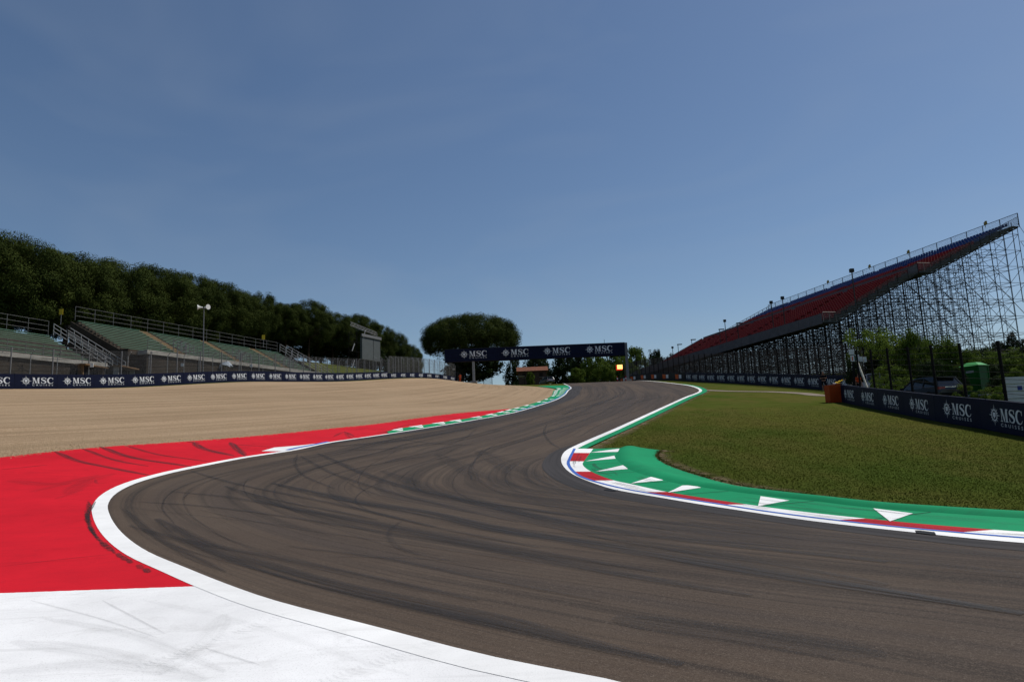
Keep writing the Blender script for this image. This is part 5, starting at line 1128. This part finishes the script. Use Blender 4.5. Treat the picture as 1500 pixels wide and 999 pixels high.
def person(label, loc, yaw, h, top_mat, leg_mat, arms_bent=True, shorts=False, group=None):
    root = thing('person', label, 'person', loc, group); root.rotation_euler = (0, 0, yaw); k = h/1.78
    J = []; E = []
    def j(x, y, z, r_): J.append((x*k, y*k, z*k, tuple(q*k for q in r_) if isinstance(r_, tuple) else r_*k)); return len(J)-1
    pel = j(0, 0, .96, (.15, .11)); wst = j(0, .01, 1.12, (.135, .10)); chest = j(0, .0, 1.34, (.165, .115)); neck = j(0, -.005, 1.50, .058); chin = j(0, -.02, 1.58, .062); head = j(0, -.025, 1.67, (.078, .092)); crown_ = j(0, -.015, 1.745, .06)
    E += [(pel, wst), (wst, chest), (chest, neck), (neck, chin), (chin, head), (head, crown_)]; nose = j(0, -.115, 1.655, .014); E.append((head, nose))
    hands = []
    for sd_ in (-1, 1):
        hip = j(sd_*.10, 0, .90, .088); knee = j(sd_*.115, -.02, .50, .056); ank = j(sd_*.12, .02, .09, .040); toe = j(sd_*.14, -.15, .035, .036); E += [(pel, hip), (hip, knee), (knee, ank), (ank, toe)]
        sh = j(sd_*.185, .0, 1.42, .062)
        if arms_bent: el = j(sd_*.27, .03, 1.15, .042); wr = j(sd_*.12, -.22, 1.16, .030); hd = np.array([sd_*.04, -.27, 1.17]); fd = np.array([-sd_*.8, -.6, .05])
        else: el = j(sd_*.25, .02, 1.13, .042); wr = j(sd_*.27, -.05, .88, .030); hd = np.array([sd_*.275, -.065, .82]); fd = np.array([0, -.15, -1.])
        palm = j(*hd, (.034, .020)); E += [(chest, sh), (sh, el), (el, wr), (wr, palm)]; fd = fd/np.linalg.norm(fd); sid = np.array([sd_*.3, -1, .3]) if not arms_bent else np.array([0, 0, 1.]); sid /= np.linalg.norm(sid)
        for f, ln in enumerate((.075, .085, .08, .062)):
            a1_ = hd+fd*.045+sid*(f-1.5)*.019; f1_ = j(*a1_, .0095); f2_ = j(*(a1_+fd*ln*.55), .009); f3_ = j(*(a1_+fd*ln+np.array([0, -.012, -.008])), .008); E += [(palm, f1_), (f1_, f2_), (f2_, f3_)]
        t1 = j(*(hd+sid*-.035+fd*.005), .011); t2 = j(*(hd+sid*-.055+fd*.045), .009); E += [(palm, t1), (t1, t2)]
    skinned('body', J, E, MT['skin'], root)
    S_ = []; Es = []
    def q(x, y, z, r_): S_.append((x*k, y*k, z*k, tuple(v*k for v in r_))); return len(S_)-1
    a = q(0, 0, .94, (.175, .135)); b = q(0, .01, 1.12, (.155, .12)); c_ = q(0, 0, 1.34, (.185, .135)); d_ = q(0, 0, 1.47, (.09, .08)); Es += [(a, b), (b, c_), (c_, d_)]
    for sd_ in (-1, 1): s1 = q(sd_*.195, 0, 1.42, (.082, .082)); s2 = q(sd_*.245, .018, 1.24, (.066, .066)); Es += [(c_, s1), (s1, s2)]
    skinned('shirt', S_, Es, MT[top_mat], root)
    S_ = []; Es = []; a = q(0, 0, .98, (.165, .125))
    for sd_ in (-1, 1):
        h1 = q(sd_*.10, 0, .88, (.108, .108)); h2 = q(sd_*.115, -.018, .50, (.076, .076)); Es += [(a, h1), (h1, h2)]
        if not shorts: h3 = q(sd_*.12, .02, .10, (.058, .058)); Es.append((h2, h3))
    skinned('trousers', S_, Es, MT[leg_mat], root)
    for sd_ in (-1, 1): skinned('shoe', [(sd_*.12*k, .03*k, .07*k, (.05*k, .05*k)), (sd_*.14*k, -.16*k, .04*k, (.048*k, .04*k))], [(0, 1)], MT['shoe'], root)
    skinned('hair', [(0, .02*k, 1.66*k, (.082*k, .075*k)), (0, .012*k, 1.735*k, (.078*k, .07*k)), (0, -.04*k, 1.765*k, (.06*k, .035*k))], [(0, 1), (1, 2)], MT['hair_dark'], root)
    for sd_ in (-1, 1):
        o = obj('eye', np.array(MB().lathe([(.001, -.009), (.008, -.005), (.010, 0), (.008, .005), (.001, .009)], (0, 0, 0), 8).v)*k, MB().lathe([(.001, -.009), (.008, -.005), (.010, 0), (.008, .005), (.001, .009)], (0, 0, 0), 8).f, MT['hair_dark'], root, wloc=(0, 0, 0)); o.location = (sd_*.032*k, -.108*k, 1.675*k)
        o = obj('ear', np.array(MB().box((0, 0, 0), (.018, .035, .055)).v)*k, MB().box((0, 0, 0), (.018, .035, .055)).f, MT['skin'], root, wloc=(0, 0, 0)); o.location = (sd_*.092*k, -.015*k, 1.665*k)
    return root
p = GX(1208, 64.5); person('person in black shirt and shorts holding something at waist height before the far barrier', tuple(p), R(-25), 1.80, 'cloth_black', 'cloth_black', True, True)
p = GX(1259.5, 56.5); person('person in an orange top standing behind the leaning pale pole', tuple(p), R(10), 1.68, 'cloth_orange', 'cloth_black', False)
p = GX(674, 149.5); person('marshal in orange overalls at the end of the sunlit barrier', tuple(p), R(20), 1.75, 'cloth_orange', 'cloth_orange', False)

# ================================================================== LAST SMALL THINGS
# understorey closing the gaps between the pine trunks
for i, (x, yt, Y, wd_) in enumerate([(300, 478, 128, 90), (345, 480, 134, 80), (390, 486, 140, 76), (430, 490, 146, 70), (470, 497, 154, 66), (505, 500, 163, 60), (545, 506, 172, 56), (580, 514, 186, 46), (604, 528, 205, 34), (250, 470, 122, 90)]):
    plant_px('dark%d' % (i % 2), x, yt, Y, 'dark undergrowth tree filling the gap between the pine trunks', 'tree', wd_, 'evergreen_tree', 'undergrowth trees between the pine trunks')
# worn, dry turf along the kerb edge
m, t, b = new_mat('bare_soil'); tc = nd(t, 'ShaderNodeTexCoord'); uv, ob = tc.outputs['UV'], tc.outputs['Object']; sx = nd(t, 'ShaderNodeSeparateXYZ'); t.links.new(uv, sx.inputs[0])
n1 = noise(t, ob, 1.6, 5, .7, .5); n2 = noise(t, ob, 25, 3, .8); al = math_n(t, 'MULTIPLY', ramp(t, sx.outputs[1], .05, .6, 1, 0), ramp(t, n1, .42, .56, 0, 1))
col = mix_rgb(t, n2, (.10, .060, .026), (.20, .135, .065)); t.links.new(col, b.inputs['Base Color']); b.inputs['Roughness'].default_value = .95
tr = nd(t, 'ShaderNodeBsdfTransparent'); mx = nd(t, 'ShaderNodeMixShader'); t.links.new(al, mx.inputs[0]); t.links.new(tr.outputs[0], mx.inputs[1]); t.links.new(b.outputs[0], mx.inputs[2]); t.links.new(mx.outputs[0], t.nodes['Material Output'].inputs[0])
kn4 = normals(k4); kn4 *= np.sign(np.sum((k4-k3)*kn4, 1))[:, None]
strip_obj('worn_turf', k4-kn4*.02, k4+kn4*.6, 5, -.034, MT['bare_soil'], kerb)
g_o = offset(gs, IW*.7); strip_obj('worn_turf', g_o, offset(gs, IW*1.4), 3, -.036, MT['bare_soil'], kerb)
# joints and rubber on the kerb
for f in np.linspace(.06, .93, 15):
    q = [on_strip(k2, k3, f, t_) for t_ in (0.02, .5, .98)]; C = catmull(q, 6); n_ = normals(C)*.012
    V, F, uv_ = strip(C-n_, C+n_, 1, .0); tt = np.repeat(np.linspace(0, 1, len(C)), 2); V[:, 2] += .026+.03*tt; obj('joint', V, F, MT['iron'], kerb)
for i in range(30):
    f = random.uniform(.05, .85); ln = random.uniform(.02, .07); t0 = random.uniform(.1, .8); o = tyre_mark([tuple(on_strip(k2, k3, f, t0)), tuple(on_strip(k2, k3, f+ln*.5, t0+random.uniform(-.03, .06))), tuple(on_strip(k2, k3, f+ln, t0+random.uniform(-.1, .14)))], random.uniform(.05, .16), random.uniform(.2, .6), kerb, .026+.03*t0+.006, world=True)
for i in range(34):
    f = random.uniform(.03, .9); ln = random.uniform(.01, .05); t0 = random.uniform(.25, .85); tyre_mark([tuple(on_strip(k1, k2, f, t0)), tuple(on_strip(k1, k2, f+ln*.5, t0)), tuple(on_strip(k1, k2, f+ln, t0+.05))], random.uniform(.03, .10), random.uniform(.25, .7), kerb, .0265, world=True)
# loose stones spilled from the gravel on to its edge
def stones():
    rng = np.random.default_rng(5); C = resample(RED_OUT, 600, .18, .98); n = 5200; i = rng.integers(0, 600, n); nn = normals(C); nn *= np.sign(nn[:, :1])*-1
    P = C[i]+nn[i]*(np.abs(rng.normal(0, .9, n))-.25)[:, None]+rng.normal(0, .1, (n, 2)); z = Z(P[:, 0], P[:, 1]); T = np.array([(1, 0, -.3), (-.6, .9, -.3), (-.6, -.9, -.3), (0, .1, .8)]); sc = rng.uniform(.012, .034, n); a = rng.uniform(0, 6.28, n)
    V = np.stack([(T[None, :, 0]*np.cos(a)[:, None]-T[None, :, 1]*np.sin(a)[:, None])*sc[:, None]+P[:, :1], (T[None, :, 0]*np.sin(a)[:, None]+T[None, :, 1]*np.cos(a)[:, None])*sc[:, None]+P[:, 1:], T[None, :, 2]*sc[:, None]+z[:, None]+.002], -1).reshape(-1, 3)
    F = (np.array([(0, 1, 3), (1, 2, 3), (2, 0, 3)])[None]+(np.arange(n)*4)[:, None, None]).reshape(-1, 3)
    tag(obj('loose_stones', V, F, MT['gravel']), 'loose buff gravel stones scattered along the edge of the red run-off', 'gravel', kind='stuff')
stones()
# fine overlapping tyre lines following the lanes, and faint sweeps over the painted run-off
_rg = random.Random(11)
for i in range(64):
    s0 = _rg.uniform(.04, .50); ln = _rg.uniform(.05, .16); t0 = _rg.uniform(.08, .82); dt = _rg.gauss(0, .10)
    tyre_mark([tuple(on_strip(TA, TB, min(.97, s0+ln*k/5), min(.97, max(.03, t0+dt*(k/5)**1.6)))) for k in range(6)], _rg.choice((.06, .09, .14, .22)), _rg.uniform(.25, .7), track, .0115+.0003*(i % 5), world=True)
for i in range(12):
    f = _rg.uniform(.1, .75); A_ = resample(offset(ro, OW*.05), 100); B_ = resample(RED_OUT, 100); t0 = _rg.uniform(.1, .7)
    tyre_mark([tuple(on_strip(A_, B_, f+.12*k/4, min(.95, max(.05, t0+.18*k/4*_rg.choice((-1, 1)))) if k else t0)) for k in range(2)], _rg.uniform(.15, .5), _rg.uniform(.08, .22), red, .0088, world=True)
for px in ([(60, 905), (190, 930), (330, 985)], [(20, 940), (160, 960), (300, 998)], [(210, 880), (330, 905), (470, 950), (600, 990)], [(0, 985), (120, 975), (260, 985)], [(330, 900), (300, 940), (230, 990)]): tyre_mark(px, _rg.uniform(.12, .3), _rg.uniform(.06, .13), white, .0082)
for i, (x, yt, Y, wd_, k) in enumerate([(1408, 562, 41, 40, 'scrub'), (1452, 566, 40, 44, 'scrub'), (1470, 560, 38, 40, 'scrub'), (1310, 556, 50, 40, 'scrub'), (1330, 552, 52, 40, 'scrub'), (1462, 552, 46, 40, 'darkhedge'), (1402, 540, 47, 30, 'darkhedge'), (1286, 552, 52, 36, 'scrub')]):
    plant_px(k, x, yt, Y, 'low scrub growing against the cable fence behind the near barrier', 'bush', wd_, 'bush', 'low scrub along the cable fence')
